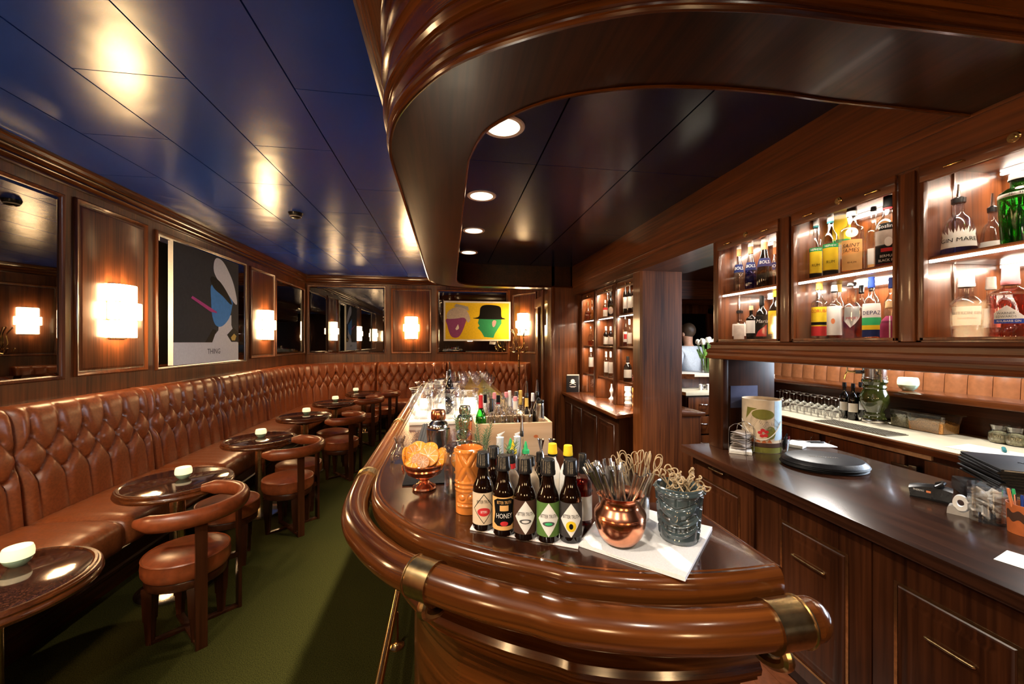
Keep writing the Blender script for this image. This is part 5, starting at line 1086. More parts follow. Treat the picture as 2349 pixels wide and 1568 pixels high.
cabb('bell-shaped pale blue gin bottle with a white leaf band, IN MARE lettering and a pourer', 2152, 2246, 447, S2, 1.81, shape='bell', glass='blue_glass', liquid='violet_liquid', lvl=.10, labels=[('white_paint', .10, .29, 62)]+[('white_paint', .27+.02*(k % 2), .42+.05*(k % 3 == 0)-.0014*abs(k-6)**2, 9, .0008, [(-1+c, 0), (c*1.6, 1), (1+c, 0)]) for k, c in enumerate([-5.4+.9*i for i in range(13)])], texts=[('GIN MARE', .095, .22, 'black', -.02, 1.1)], pour=True, group=G, seg=40)
cabb('second pale blue bell-shaped gin bottle with a pourer behind the first', 2242, 2312, 470, S2, 1.94, shape='bell', glass='blue_glass', liquid='violet_liquid', lvl=.10, labels=[('white_paint', .10, .26, 60)], pour=True, group=G)
cabb('ribbed bright green gin bottle reading No. TEN with a silver cap', 2287, 2392, 396, S2, 1.80, shape='flute', glass='green_glass', cap=('grey_plastic', .10), liquid='green_liquid', lvl=.62, labels=[('white_paint', .655, .705, 80), ('pink', .73, .78, 14, .002, circ(0, .5, 1, .5, 16))], texts=[('No. TEN', .042, .68, 'black', -.05, 1.1)], ribs=12, group=G, seg=60)
cabb('broad gin bottle with amber liquid and a cream label reading SAFFRON GIN', 2176, 2258, 627, S1, 1.81, shape='vessel', glass='clear_glass', cap=('white_paint', .21), liquid='amber_liquid', lvl=.30, labels=[('paper', .22, .50, 55)], texts=[('SAFFRON GIN', .065, .40, 'black', 0, .82), ('Gabriel Boudier', .04, .325, 'red', 0, .8, .3)], group=G2, seg=36)
cabb('pale-capped gin bottle behind the saffron one', 2246, 2300, 635, S1, 1.94, shape='vessel', glass='clear_glass', cap=('old_paper', .20), liquid='amber_liquid', lvl=.35, labels=[('paper', .2, .5, 60)], group=G2)
cabb('pink rhubarb gin bottle with a pink wax top and white pointed label', 2264, 2372, 609, S1, 1.80, shape='square', glass='clear_glass', cap=('pink', .26), liquid='pink_liquid', lvl=.60, labels=[('white_paint', .28, .46, 44, .001, [(-1, 0), (-1, .45), (-.2, 1), (1, 0)]), ('blue', .22, .28, 44)], texts=[('WARNER', .042, .355, 'graphite', -.2, .9), ('EDWARDS', .042, .31, 'graphite', -.2, .9), ('RHUBARB GIN', .038, .25, 'white_paint', -.08, .85)], group=G2, seg=36)
# ---------------------------------------------------------------- bottles on the far shelves
def farb(label, x0, x1, yt, shelf, X=1.90, **k):
    X -= .046
    p = at((x0+x1)/2, yt, X=X); u = ((x0+x1)/2-1174.5)/FPX; Z = depth(p.x, p.y); R = (x1-x0)*Z/(2*FPX*math.sqrt(1+u*u))
    return bottle(label, X, p.y, shelf+.001, p.z-shelf-.001, R, seg=18, group='bottles on the far lit shelves', **k)
F1, F2, F3 = FSH
farb('round decanter with a ball stopper, upper shelf of the far left bay', 1342, 1356, 692, F3, shape='globe', glass='clear_glass', cap=('straw_liquid', .2), liquid='amber_liquid', lvl=.4)
farb('second round decanter beside the frame of the far left bay', 1353, 1364, 689, F3, X=1.94, shape='globe', glass='clear_glass', cap=('straw_liquid', .2), liquid='straw_liquid', lvl=.4)
farb('cut glass decanter on the second shelf of the far left bay', 1348, 1362, 749, F2, shape='globe', glass='clear_glass', cap=('steel', .1), liquid='amber_liquid', lvl=.25, ribs=9)
farb('whisky bottle with a pale label on the third shelf of the far left bay', 1350, 1362, 794, F1, shape='square', glass='clear_glass', cap=('paper', .2), liquid='whisky_liquid', lvl=.4, labels=[('straw_liquid', .2, .2, 10), ('paper', .25, .6, 70)])
farb('small bottle with a red and cream label, upper shelf of the far middle bay', 1383, 1394, 688, F3, shape='square', glass='clear_glass', cap=('grey_plastic', .2), labels=[('red', .42, .55, 70), ('paper', .05, .42, 70)])
farb('tall clear decanter with a glass stopper, upper shelf of the far middle bay', 1389, 1400, 665, F3, X=1.96, shape='tall', glass='clear_glass', cap=('steel', .2), liquid='water_liquid', lvl=.4)
farb('black bottle with a round white seal in the far middle bay', 1394, 1408, 668, F3, shape='round', glass='dark_glass', cap=('black', .2), labels=[('old_paper', .08, .38, 50, .001, circ(0, .5, 1, .5, 14))])
for x0, x1, l in ((1384, 1396, 'wine bottle with a white capsule, left of two in the far middle bay'), (1395, 1407, 'wine bottle with a white capsule, right of two in the far middle bay')):
    farb(l, x0, x1, 748, F2, shape='round', glass='dark_glass', cap=('white_paint', .22), labels=[('paper', .08, .45, 80)])
for x0, x1, l in ((1385, 1396, 'clear bottle with a yellow top and cream label, left of two'), (1395, 1407, 'clear bottle with a yellow top and cream label, right of two')):
    farb(l, x0, x1, 806, F1, shape='tall', glass='clear_glass', cap=('old_paper', .12, 'white_paint', .1), liquid='water_liquid', lvl=.4, labels=[('paper', .18, .60, 60)])
for x0, x1, yt, X, l in ((1429, 1440, 643, 1.90, 'dark wine bottle with a cream label, left of three on the top far shelf'), (1439, 1450, 642, 1.90, 'dark wine bottle with a cream label, middle of three on the top far shelf'), (1449, 1463, 640, 1.90, 'dark wine bottle with a cream label, right of three on the top far shelf')):
    farb(l, x0, x1, yt, F3, X=X, shape='round', glass='dark_glass', cap=('dark_steel', .2), labels=[('paper', .16, .50, 80)])
farb('bottle with a red and cream label and a pourer on the second far shelf', 1429, 1441, 727, F2, shape='tall', glass='clear_glass', liquid='whisky_liquid', lvl=.3, labels=[('paper', .15, .5, 75), ('red', .25, .42, 40, .001)], pour=True)
farb('white-labelled bottle with a white cap on the second far shelf', 1438, 1450, 732, F2, shape='round', glass='clear_glass', cap=('white_paint', .2), labels=[('paper', .1, .5, 80)])
farb('clear ribbed bottle at the right end of the second far shelf', 1449, 1463, 722, F2, shape='tall', glass='clear_glass', cap=('steel', .12), liquid='straw_liquid', lvl=.5, ribs=8)
farb('black bottle with a narrow white label alone on the third far shelf', 1430, 1450, 817, F1, shape='round', glass='dark_glass', cap=('black', .25, 'paper', .03), labels=[('paper', .16, .48, 60)])
farb('small amber flask at the right end of the third far shelf', 1449, 1465, 836, F1, shape='globe', glass='clear_glass', cap=('cork', .1), liquid='amber_liquid', lvl=.35, labels=[('pink', .12, .36, 50)])
C92 = .9205
def lump(name, label, catg, px0, px1, yt, X, mat, fn):
    p = at((px0+px1)/2, yt, X=X); Z = depth(p.x, p.y); R = (px1-px0)*Z/(2*FPX); H = p.z-C92
    return tag(MB().grid(lambda u, v: fn(u*2*PI, v, R, H), 36, 40, 0, True).lathe([(0, 0), (R*.7, 0)], seg=36).build(name, mat, None, (X, p.y, C92), face_cam(X, p.y)), label, catg)
def tikirel(a, v, R, H):
    th = (a+PI) % (2*PI)-PI; r = R*(.85+.12*math.sin(v*PI*5)*.5+.10*math.exp(-(th/.4)**2)*(.3 < v < .6)+.08*(abs(math.sin(v*14)) > .7))
    return (r*math.cos(a), r*math.sin(a), v*H)
lump('tiki_mug', 'white glazed tiki mug on the far counter', 'mug', 1432, 1450, 886, 1.90, 'white_glaze', tikirel)
lump('tiki_mug', 'amber glazed tiki mug at the right end of the far counter', 'mug', 1450, 1466, 889, 1.90, 'orange_glaze', tikirel)
lump('figurine', 'slim white figurine on the far counter beside the bay frame', 'figurine', 1397, 1409, 880, 1.92, 'white_glaze', lambda a, v, R, H: (R*(.9*math.exp(-(v/.12)**2)+.25+.55*math.exp(-((v-.55)/.18)**2))*math.cos(a), R*(.9*math.exp(-(v/.12)**2)+.25+.55*math.exp(-((v-.55)/.18)**2))*math.sin(a), v*H))
p = at(1352, 905, X=1.92)
tag(MB().box(-.05, .05, -.06, .06, 0, .10, .003).build('card_box', 'kraft', None, (1.92, p.y, C92)), 'pale card box on the far counter in the left bay', 'box')
for dy in (-.05, .04):
    tag(MB().lathe([(0, 0), (.024, 0), (.028, .09), (.026, .09), (.022, .006), (0, .006)], seg=20).build('small_glass', 'clear_glass', None, (1.82, p.y+dy-.02, C92)), 'small clear glass before the pale card box on the far counter', 'glass', 'small glasses before the card box')
mn = thing('drinks_menu', 'small black card menu with a white emblem standing on the far counter', 'menu', (1.66, 5.24, C92), math.radians(-8))
MB().box(-.085, .085, -.012, .012, 0, .225, .002).build('menu_cover', 'black_leather', mn); MB().box(-.075, .088, -.009, .009, .003, .240).build('menu_pages', 'paper', mn)
m_ = MB(); m_.lathe([(0, 0), (.028, 0), (.028, .0006), (0, .0006)], seg=18).xf(Matrix.Translation((0, -.0122, .15)) @ Matrix.Rotation(PI/2, 4, 'X'))
for s in (-1, 1): m_.tube([(-.042*s, -.0125, .10), (.042*s, -.0125, .135)], .003, 5)
m_.box(-.045, .045, -.0127, -.0121, .078, .083).box(-.030, .030, -.0127, -.0121, .066, .070); m_.build('menu_emblem', 'white_paint', mn, smooth=False)
# ---------------------------------------------------------------- things on the right back counter
CZ = .9205
tr = None; tx, ty = 1.955, 1.905
pc = at(1889, 1053, z=.958); tx, ty = pc.x, pc.y
for k in range(4):
    lb = ('oval black serving tray, bottom of the stack on the right counter', 'oval black serving tray, second from the bottom of the stack', 'oval black serving tray, third from the bottom of the stack', 'oval black serving tray upside down on top of the stack, faint lettering')[k]
    o = thing('serving_tray', lb, 'tray', (tx+(.004, -.006, .005, 0)[k], ty+(.003, .004, -.005, 0)[k], CZ+.0085*k), math.radians(-22+(2, -1, 3, 0)[k]), 'stacked black serving trays')
    MB().lathe([(0, .0165), (.168, .0168), (.176, .0150), (.192, .003), (.196, .0), (.199, .003), (.193, .010), (.178, .0225), (.171, .0245), (0, .0237)], seg=72, sx=1.0, sy=.84).build('tray_body', 'black_rubber' if k < 3 else 'black_leather', o, angle=24)
    if k == 3:
        m_ = MB().tube([(-.07+.0035*q, .006*math.sin(q*1.9)*(1 if q % 5 else 2.0), .0246) for q in range(40)], .0012, 5); m_.build('faint_script', 'grey_plastic', o)
# printed gift tube with a cord handle
p = at(1746, 1028, Y=2.27); gt = thing('printed_gift_tube', 'large round card tube printed with tropical leaves and a red flower', 'gift tube', (p.x, 2.27, CZ), face_cam(p.x, p.y))
GR, GH = .108, .322
MB().lathe([(0, 0), (GR, 0), (GR, GH), (GR-.003, GH), (GR-.003, GH-.02), (0, GH-.02)], seg=56).build('tube_wall', 'kraft', gt)
cyl = lambda off: (lambda u, v: ((GR+off)*math.cos(-u/GR), (GR+off)*math.sin(-u/GR), v))
# (u grows to the viewer's right)
def leafs(name, mat, shapes, off=.0009):
    m_ = MB()
    for pts in shapes: put_shape(m_, pts, (lambda u, v: ((GR+off)*math.cos(u/GR), (GR+off)*math.sin(u/GR), v)), 0, 8)
    return m_.build(name, mat, gt)
leafs('printed_sky', 'pale_blue', [[(.075, .08), (.17, .08), (.17, GH-.004), (.075, GH-.004)]], .0006)
leafs('printed_leaf', 'olive', [circ(.01, .235, .062, .032, 20), [(-.09, .20), (-.05, .255), (-.02, .27), (-.08, .275)]], .0010)
def fern(x, y, a, L, n=9):
    out = []
    for k in range(n):
        f = k/n; cx_, cy_ = x+L*f*math.cos(a), y+L*f*math.sin(a)
        for s in (-1, 1):
            b = a+s*1.0; l = .024*(1-.5*f); out.append([(cx_, cy_), (cx_+l*math.cos(b)-.002*math.sin(b), cy_+l*math.sin(b)+.002*math.cos(b)), (cx_+l*1.15*math.cos(b), cy_+l*1.15*math.sin(b))])
    return out
leafs('printed_fern', 'charcoal', fern(-.03, .225, -1.9, .09)+fern(.0, .21, -1.0, .10)+fern(.05, .19, -2.2, .09)+fern(.055, .2, -.6, .07), .0013)
leafs('printed_frond', 'old_paper', fern(.01, .195, -1.5, .08)+fern(.05, .175, -2.6, .06), .0016)
leafs('printed_fruit', 'olive', [circ(.052, .125, .030, .040, 16)], .0012)
leafs('printed_flower', 'red', [circ(.012+.018*math.cos(q), .122+.018*math.sin(q), .013, .010, 10) for q in (0.5, 1.75, 3.0, 4.3, 5.5)], .0019)
leafs('printed_sketch', 'terracotta', [[(-.06+.03*k, .060+.006*(k % 2)), (-.045+.03*k, .086), (-.03+.03*k, .064)] for k in range(4)], .0010)
m_ = MB(); fnl = lambda u, v: ((GR+.0012)*math.cos((u)/GR), (GR+.0012)*math.sin(u/GR), v)
put_text(m_, 'USCA', .030, lambda x, y: fnl(-.075+x, .096+y)); put_text(m_, 'ILE', .030, lambda x, y: fnl(-.078+x, .072+y)); m_.build('printed_letters', 'brown_card', gt, smooth=False)
MB().lathe([(GR+.0012, .035), (GR+.003, .037), (GR+.003, .060), (GR+.0012, .062)], seg=56).build('brown_band', 'brown_card', gt)
MB().lathe([(GR+.0008, .001), (GR+.0008, .035)], seg=56).build('leafy_base', 'olive', gt)
MB().tube([((GR+.005)*math.cos(q), (GR+.005)*math.sin(q), .195-.115*math.cos(q*1.35)) for q in [-1.15+2.3*i/24 for i in range(25)]], .0028, 8).build('cord_handle', 'paper', gt)
# wire rack of napkins, stack of paper napkins
p = at(1680, 1024, z=CZ); wr = thing('napkin_rack', 'wire rack holding folded brown paper napkins at the far end of the right counter', 'napkin holder', (1.785, 2.225, CZ), math.radians(-62))
for y in (-.055, .055): MB().tube(cat([(-.05, y, .002), (-.05, y, .13), (-.035, y, .165), (0, y, .182), (.035, y, .165), (.05, y, .13), (.05, y, .002)], 6), .0022, 8).build('wire_hoop', 'steel', wr)
MB().tube([(-.05, -.055, .003), (-.05, .055, .003)], .0022, 6).tube([(.05, -.055, .003), (.05, .055, .003)], .0022, 6).tube([(0, -.055, .182), (0, .055, .182)], .002, 6).build('wire_base', 'steel', wr)
for k in range(14):
    tag(MB().grid(lambda u, v, k=k: (-.044+.088*u, -.050+.1*v, CZ*0+.0075+.0088*k+.0030*math.sin(u*5+k)+.0018*math.sin(v*7+k*2)), 10, 10).build('paper_napkin', 'old_paper', None, (wr.location.x, wr.location.y, CZ), wr.rotation_euler.z), 'folded brown paper napkin piled in the wire rack', 'napkin', 'paper napkins in the wire rack')
p = at(1700, 1036, z=CZ); s_ = thing('napkin_stack', 'flat stack of white paper napkins before the printed tube', 'napkins', (p.x-.005, p.y, CZ), math.radians(-38))
MB().box(-.060, .060, -.060, .060, 0, .010, .002).build('napkin_pile', 'paper', s_); MB().box(-.058, .0605, -.061, .058, .0102, .021, .002).build('top_pile', 'white_paint', s_)
# glass of pens, papers
p = at(1796, 1036, z=CZ); gp = tag(MB().lathe([(0, 0), (.026, 0), (.028, .004), (.037, .085), (.035, .085), (.027, .008), (0, .008)], seg=28).build('drinking_glass', 'clear_glass', None, (p.x, p.y, CZ)), 'clear glass of pens and openers beside the stacked trays', 'glass')
for k, (mt, l, a, b, r) in enumerate((('black', 'black pen leaning in the clear glass', .3, .25, .004), ('steel', 'thin steel rod leaning in the clear glass', -.35, .5, .003), ('black_plastic', 'short black corkscrew in the clear glass', .15, -.2, .008), ('maroon', 'dark red pen in the clear glass', -.1, -.3, .0045))):
    L = (.11, .15, .085, .09)[k]
    o = tag(MB().lathe([(0, 0), (r*.4, .003), (r, .012), (r, L-.006), (r*.6, L), (0, L)], seg=10).build(('pen', 'steel_rod', 'corkscrew', 'pen')[k], mt, None, (p.x-.012+.007*k, p.y+.006-.004*k, CZ+.012)), l, ('pen', 'rod', 'corkscrew', 'pen')[k]); o.rotation_euler = (a*.8, b*.8, k)
p = at(1862, 1022, z=CZ); 
for k, (dx, dy, rz, s, l) in enumerate(((.03, .03, -.2, .11, 'white sheets of paper behind the stacked trays'), (-.09, .02, .5, .075, 'small pad of white paper between the pens and the sheets'))):
    tag(MB().box(-s, s, -s*.7, s*.7, 0, .006+.012*k, .001).build('paper_sheets' if k == 0 else 'note_pad', 'white_paint', None, (p.x+dx, p.y+dy, CZ), rz), l, 'paper')
o = tag(MB().tube([(0, 0, 0), (.02, 0, .001), (.12, .004, .001), (.13, .005, 0)], [.002, .006, .007, .003], 8, flat=1.6).build('marker', 'black_plastic', None, (p.x+.0, p.y+.06, CZ+.0115), -.3), 'flat black marker lying on the white sheets', 'marker')
# card terminal
p = at(2135, 1142, z=CZ); ct = thing('card_terminal', 'black hand-held card terminal lying on the right counter', 'card terminal', (p.x, p.y, CZ), math.radians(-58)); ct.scale = (.78, 1, 1)
m_ = MB(); m_.grid(lambda u, v: (-.085+.17*u, (-.040+.08*v)*(1-.12*math.sin(u*PI)), .046+.016*math.sin(u*PI*.8)-.006*(2*v-1)**2), 16, 8)
r = bmesh.ops.extrude_face_region(m_.bm, geom=m_.bm.faces[:])
for v in [g for g in r['geom'] if isinstance(g, bmesh.types.BMVert)]: v.co.z = .004; v.co.x *= .92; v.co.y *= .88
m_.build('terminal_body', 'black_plastic', ct, angle=50)
MB().box(-.080, .078, -.037, .037, .0, .0038).build('base_pad', 'black_rubber', ct)
MB().tube([(.02, -.036, .058), (.045, -.02, .072), (.05, .0, .074), (.045, .02, .072), (.02, .036, .058)], .008, 8, flat=1.4).build('paper_cover', 'black_plastic', ct)
m_ = MB(); put_text(m_, 'THERMO', .011, lambda x, y: (-.045+x*0-.0+x, -.0395, .036+y)); m_.build('badge', 'white_paint', ct, smooth=False); MB().box(-.015, .003, -.0405, -.0385, .031, .040, .001).build('red_badge', 'orange', ct)
# tape dispenser
p = at(2207, 1180, z=CZ); td = thing('tape_dispenser', 'grey tape dispenser with a white roll beside the jar of sachets', 'tape dispenser', (p.x, p.y, CZ), math.radians(-62)); td.scale = (.72, 1, 1)
prof = cat([(-.055, 0), (-.050, .028), (-.030, .030), (-.012, .016), (.01, .014), (.035, .035), (.052, .046), (.058, .040), (.060, 0)], 4)
m_ = MB(); A = [(q.x, q.y) for q in prof]; n = len(A); m_._new([(a, -.022, b) for a, b in A]+[(a, .022, b) for a, b in A], [tuple(range(n))[::-1], tuple(range(n, 2*n))]+[(i, (i+1) % n, (i+1) % n+n, i+n) for i in range(n)]); m_.build('dispenser_body', 'grey_plastic', td, angle=50)
MB().lathe([(.014, -.010), (.030, -.010), (.030, .010), (.014, .010), (.014, -.010)], seg=28).xf(Matrix.Translation((-.005, 0, .046)) @ Matrix.Rotation(PI/2, 4, 'X')).build('tape_roll', 'white_paint', td)
# acrylic jar of sachets
p = at(2270, 1196, z=CZ); aj = thing('acrylic_jar', 'clear round acrylic jar full of wrapped sachets', 'jar', (p.x+.012, p.y+.01, CZ))
AR, AH = .055, .135
MB().lathe([(0, 0), (AR, 0), (AR, AH), (AR-.003, AH), (AR-.003, .010), (0, .010)], seg=44).build('jar_wall', 'acrylic', aj); MB().lathe([(0, .0105), (AR-.004, .0105), (AR-.004, .016), (0, .016)], seg=36).build('jar_base', 'black_plastic', aj)
sc0 = None
for k in range(44):
    a = R_.uniform(0, 2*PI); rr_ = (AR-.020)*math.sqrt(R_.random()) if k > 22 else AR-.021
    if sc0 is None: sc0 = MB().box(-.015, .015, -.021, .021, -.0035, .0035, .002).build('sachet', ['white_paint'], None); o = sc0
    else: o = sc0.copy(); COL.objects.link(o)
    if k == 1: sc1 = MB().box(-.014, .014, -.017, .017, -.004, .004, .002).build('sachet', ['sachet'], None); bpy.data.objects.remove(o); o = sc1
    elif k % 2 and k > 1: bpy.data.objects.remove(o); o = sc1.copy(); COL.objects.link(o)
    o.location = (aj.location.x+rr_*math.cos(a), aj.location.y+rr_*math.sin(a), CZ+.028+.075*(k/44)+R_.uniform(-.004, .004)); o.rotation_euler = (R_.uniform(-.9, .9), R_.uniform(-.9, .9), R_.uniform(0, 6))
    tag(o, 'small wrapped sachet heaped in the clear acrylic jar', 'sachet', 'wrapped sachets in the acrylic jar')
# orange pencil cup
p = at(2345, 1225, z=CZ); pc_ = thing('pencil_cup', 'terracotta-coloured card cup of pencils at the right edge of the photo', 'pencil cup', (p.x+.02, p.y+.0, CZ))
MB().lathe([(0, 0), (.044, 0), (.048, .105), (.0465, .105), (.0425, .003), (0, .003)], seg=40).build('cup_wall', 'terracotta', pc_)
m_ = MB(); fa = face_cam(p.x+.02, p.y); m_.grid(lambda u, v: ((.0462+.0009*v+.0005)*math.cos(fa-1.2+2.4*u), (.0462+.0009*v+.0005)*math.sin(fa-1.2+2.4*u), .048+.032*v+.005*math.sin(u*23)), 40, 6); m_.build('printed_band', 'brown_card', pc_)
for k, (mt, nm, l, dx, dy, a, b, L) in enumerate((('orange', 'pencil', 'yellow-orange pencil leaning out of the terracotta cup', -.028, .01, -.05, -.22, .155), ('lime', 'pen', 'green pen in the terracotta cup', -.005, .024, -.12, .05, .14), ('blue', 'pen', 'bright blue pen in the terracotta cup', .012, .015, -.1, .1, .12), ('steel', 'pen', 'silver clip pen in the terracotta cup', -.018, .02, -.05, 0, .125), ('black', 'marker', 'black marker in the terracotta cup', -.012, -.008, .05, -.1, .12))):
    o = tag(MB().lathe([(0, 0), (.004, .008), (.0045, .012), (.0045, L-.008), (.0035, L), (0, L)], seg=8).build(nm, mt, None, (pc_.location.x+dx*.8, pc_.location.y+dy*.8, CZ+.008)), l, nm); o.rotation_euler = (a, b, 0)
# stack of black menu folders and the black device below
p = at(2326, 1090, z=1.02); mx, my = p.x, p.y
dv = thing('receipt_printer', 'black glossy receipt printer under the stacked menu folders', 'printer', (mx-.04, my+.0, CZ), math.radians(-40)); MB().box(-.15, .15, -.075, .075, 0, .060, .014).build('printer_body', 'black_plastic', dv); MB().box(-.13, .05, -.0765, -.074, .018, .032, .001).build('paper_slot', 'dark_steel', dv)
for k in range(8):
    lb = ['black menu folder at the bottom of the stack', 'second black menu folder from the bottom of the stack', 'third black menu folder from the bottom of the stack', 'fourth black menu folder from the bottom of the stack', 'fifth black menu folder from the bottom of the stack', 'sixth black menu folder from the bottom of the stack', 'black menu folder just under the top one', 'slate grey leather menu folder on top of the stack'][k]
    f = thing('menu_folder', lb, 'menu folder', (mx+.02+R_.uniform(-.006, .006), my+R_.uniform(-.006, .006), CZ+.0625+.0112*k), math.radians(-36+R_.uniform(-3, 3)), 'stacked black menu folders')
    m_ = MB().box(-.115, .115, -.16, .16, 0, .0022, .0008).box(-.115, .115, -.16, .16, .0085, .0107, .0008); m_.tube([(-.115, -.16, .0053), (-.115, .16, .0053)], .0053, 8); m_.build('folder_cover', 'black_leather', f)
    MB().box(-.108, .112, -.152, .152, .0023, .0084).build('folder_pages', 'charcoal' if k < 7 else 'white_paint', f)
    if k == 7: m_ = MB().tube([(.0+.004*q, .012*math.sin(q*1.4), .0110) for q in range(20)], .0014, 5); m_.build('embossed_scroll', 'black', f)
tag(MB().box(-.06, .06, -.05, .05, 0, .001).build('paper_note', 'white_paint', None, (*at(2352, 1290, z=CZ).xy, CZ+.0006), .3), 'white slip of paper on the near right end of the counter', 'paper')
# ---------------------------------------------------------------- side room seen through the pass-through
sr = thing('cream_counter', 'long service counter with a cream top and striped doors in the side room', 'counter', (0, 0, 0))
SX = 3.16
MB().prism([(SX, -1.0), (SX, 3.62), (3.9, 3.98), (3.9, -1.0)], .875, .90, .003).build('counter_top', 'cream_laminate', sr)
MB().box(SX-.012, SX+.01, -1.0, 3.62, .845, .893, .003).build('front_edge', 'mahogany_y', sr)
MB().box(SX+.03, 3.9, -1.0, 3.60, .06, .874).build('counter_body', 'dark_mahogany_z', sr)
for y0, y1 in ((3.02, 3.55), (2.36, 2.96), (1.62, 2.24), (.95, 1.55)): MB().box(SX+.014, SX+.03, y0, y1, .10, .80, .002).build('counter_door', 'mahogany_z', sr)
MB().box(SX+.012, SX+.03, 2.2, 3.58, .81, .838).build('pale_rail', 'pine', sr)
for y in (3.07, 2.90): MB().tube(cat([(SX+.014, y, .77), (SX-.012, y, .765), (SX-.016, y, .73), (SX-.012, y, .695), (SX+.014, y, .69)], 4), .006, 8).build('handle', 'steel', sr)
MB().tube(cat([(SX+.014, 1.86, .715), (SX-.012, 1.87, .715), (SX-.016, 1.94, .715), (SX-.012, 2.01, .715), (SX+.014, 2.02, .715)], 4), .006, 8).build('handle', 'steel', sr)
MB().box(SX+.0, SX+.014, 2.30, 2.44, .70, .735, .003).box(SX-.01, SX+.014, 2.27, 2.32, .685, .75, .006).build('latch', 'dark_steel', sr)
MB().tube([(SX+.012, 1.72+.018*math.cos(q), .69+.018*math.sin(q)) for q in [2*PI*i/16 for i in range(16)]], .002, 6, closed=True).build('lock_ring', 'steel', sr)
lg = thing('raised_ledge', 'raised wooden ledge behind the cream counter', 'ledge', (0, 0, 0))
MB().box(3.74, 4.14, -1.0, 5.2, 1.135, 1.178, .004).build('ledge_top', 'bar_wood_y', lg); MB().box(3.91, 3.97, -1.0, 4.4, 0, 1.134).build('ledge_panel', 'dark_mahogany_y', lg)
# channelled tan bench
bn = thing('channelled_bench', 'tan leather bench with vertical channels in the side room', 'bench', (0, 0, 0))
nb_ = 38; y = -1.0; w = .172
for k in range(nb_):
    y0, y1 = y+.002, y+w-.002; y += w
    m_ = MB().grid(lambda u, v: (4.62-.030*math.sin(u*PI)**.6*(1-.5*v**8)+.05*v+.02*(v > .97), y0+(y1-y0)*u, .55+.80*v-.012*(2*u-1)**4*(v > .9)), 10, 16)
    m_.box(4.68, 4.75, y0, y1, .55, 1.345); m_.build('bench_channel', 'tan_leather', bn, angle=70)
MB().box(4.22, 4.62, -1.0, y, .30, .50, .03).build('bench_seat', 'tan_leather', bn); MB().box(4.28, 4.75, -1.0, y, 0, .30).build('bench_base', 'dark_mahogany_y', bn)
struct('wall_side_room', MB().box(4.76, 4.82, -3, 7.2, 0, 1.30).box(4.76, 4.82, 3.6, 7.2, 1.30, 2.6), 'mahogany_y')
# beer tap column
p = at(2000, 975, z=.90); bt = thing('beer_tap_column', 'green glazed ceramic beer tap column with two brass taps', 'beer tap', (3.62, 2.98, .901)); bt.scale = (.64, .64, .79)
p = at(2006, 790, X=3.62); bt.location.y = p.y
MB().lathe([(0, 0), (.145, 0), (.147, .012), (.138, .02), (.138, .038), (.13, .045), (0, .045)], seg=40).build('base_ring', 'steel', bt)
MB().lathe([(.115, .046), (.125, .06), (.120, .075), (.105, .085), (.112, .10), (.11, .115), (.095, .125), (.10, .14), (.135, .19), (.155, .25), (.152, .30), (.125, .36), (.115, .375), (.128, .39), (.125, .405), (.115, .42), (.14, .455), (.135, .475), (.125, .48)], seg=48).build('ceramic_body', 'green_glaze', bt)
MB().lathe([(.126, .48), (.132, .485), (.132, .50), (.127, .505), (.127, .60), (.133, .605), (.133, .62), (.125, .625)], seg=48).build('metal_collar', 'steel', bt)
MB().lathe([(.125, .626), (.14, .64), (.145, .66), (.13, .68), (.14, .70), (.12, .78), (.06, .82), (0, .83)], seg=48).build('ceramic_cap', 'green_glaze', bt)
for ang, k in ((PI*.78, 0), (PI*1.28, 1)):
    u = Vector((math.cos(ang), math.sin(ang), 0)); z = .555
    tp = MB(); tp.tube([tuple(u*.125+Vector((0, 0, z))), tuple(u*.20+Vector((0, 0, z)))], .020, 12); tp.build('tap_shank', 'black_plastic', bt)
    tp = MB(); tp.tube([tuple(u*q+Vector((0, 0, z))) for q in (.20, .235, .29)], [.016, .011, .013], 10).tube(cat([tuple(u*.28+Vector((0, 0, z))), tuple(u*.30+Vector((0, 0, z-.03))), tuple(u*.315+Vector((0, 0, z-.085)))], 5), .010, 8).tube([tuple(u*.285+Vector((0, 0, z))), tuple(u*.285+Vector((0, 0, z+.07)))], [.012, .007], 8); tp.build('tap_spout', 'brass', bt)
    tp = MB(); tp.tube([tuple(u*.285+Vector((0, 0, z+q))) for q in (.068, .085, .15, .165)], [.012, .018, .022, .020], 12); tp.build('tap_handle', ('teal', 'navy')[k], bt)
# wine bottles, upturned wine glasses
for px, X, l in ((1937, 3.62, 'dark wine bottle with a white label, left of three by the beer tap'), (1957, 3.60, 'dark wine bottle with a white label, middle of three by the beer tap'), (1974, 3.80, 'dark wine bottle close behind the beer tap column')):
    p = at(px, 872, X=X); bottle(l, X, p.y, .901, .325, .040, 'round', 'dark_glass', ('black', .12), labels=[('white_paint', .22, .46, 55)], seg=20, group='wine bottles by the beer tap', name='wine_bottle')
wg = None
for i in range(9):
    for j in range(2):
        px = 1789+16*i+7*j; X = 3.42+.12*j+.0*i; q = at(px, 885, X=X); lab = 'upturned stemmed wine glass in the double row on the cream counter'
        if wg is None: wg = MB().lathe([(.030, 0), (.041, .045), (.038, .075), (.018, .098), (.005, .108), (.0035, .125), (.0035, .175), (.010, .181), (.034, .185), (.034, .187), (0, .189)], seg=26).build('wine_glass', 'jug_glass', None, (X, q.y, .901)); o = wg
        else: o = wg.copy(); COL.objects.link(o); o.location = (X, q.y, .901)
        tag(o, lab, 'wine glass', 'upturned wine glasses on the cream counter')
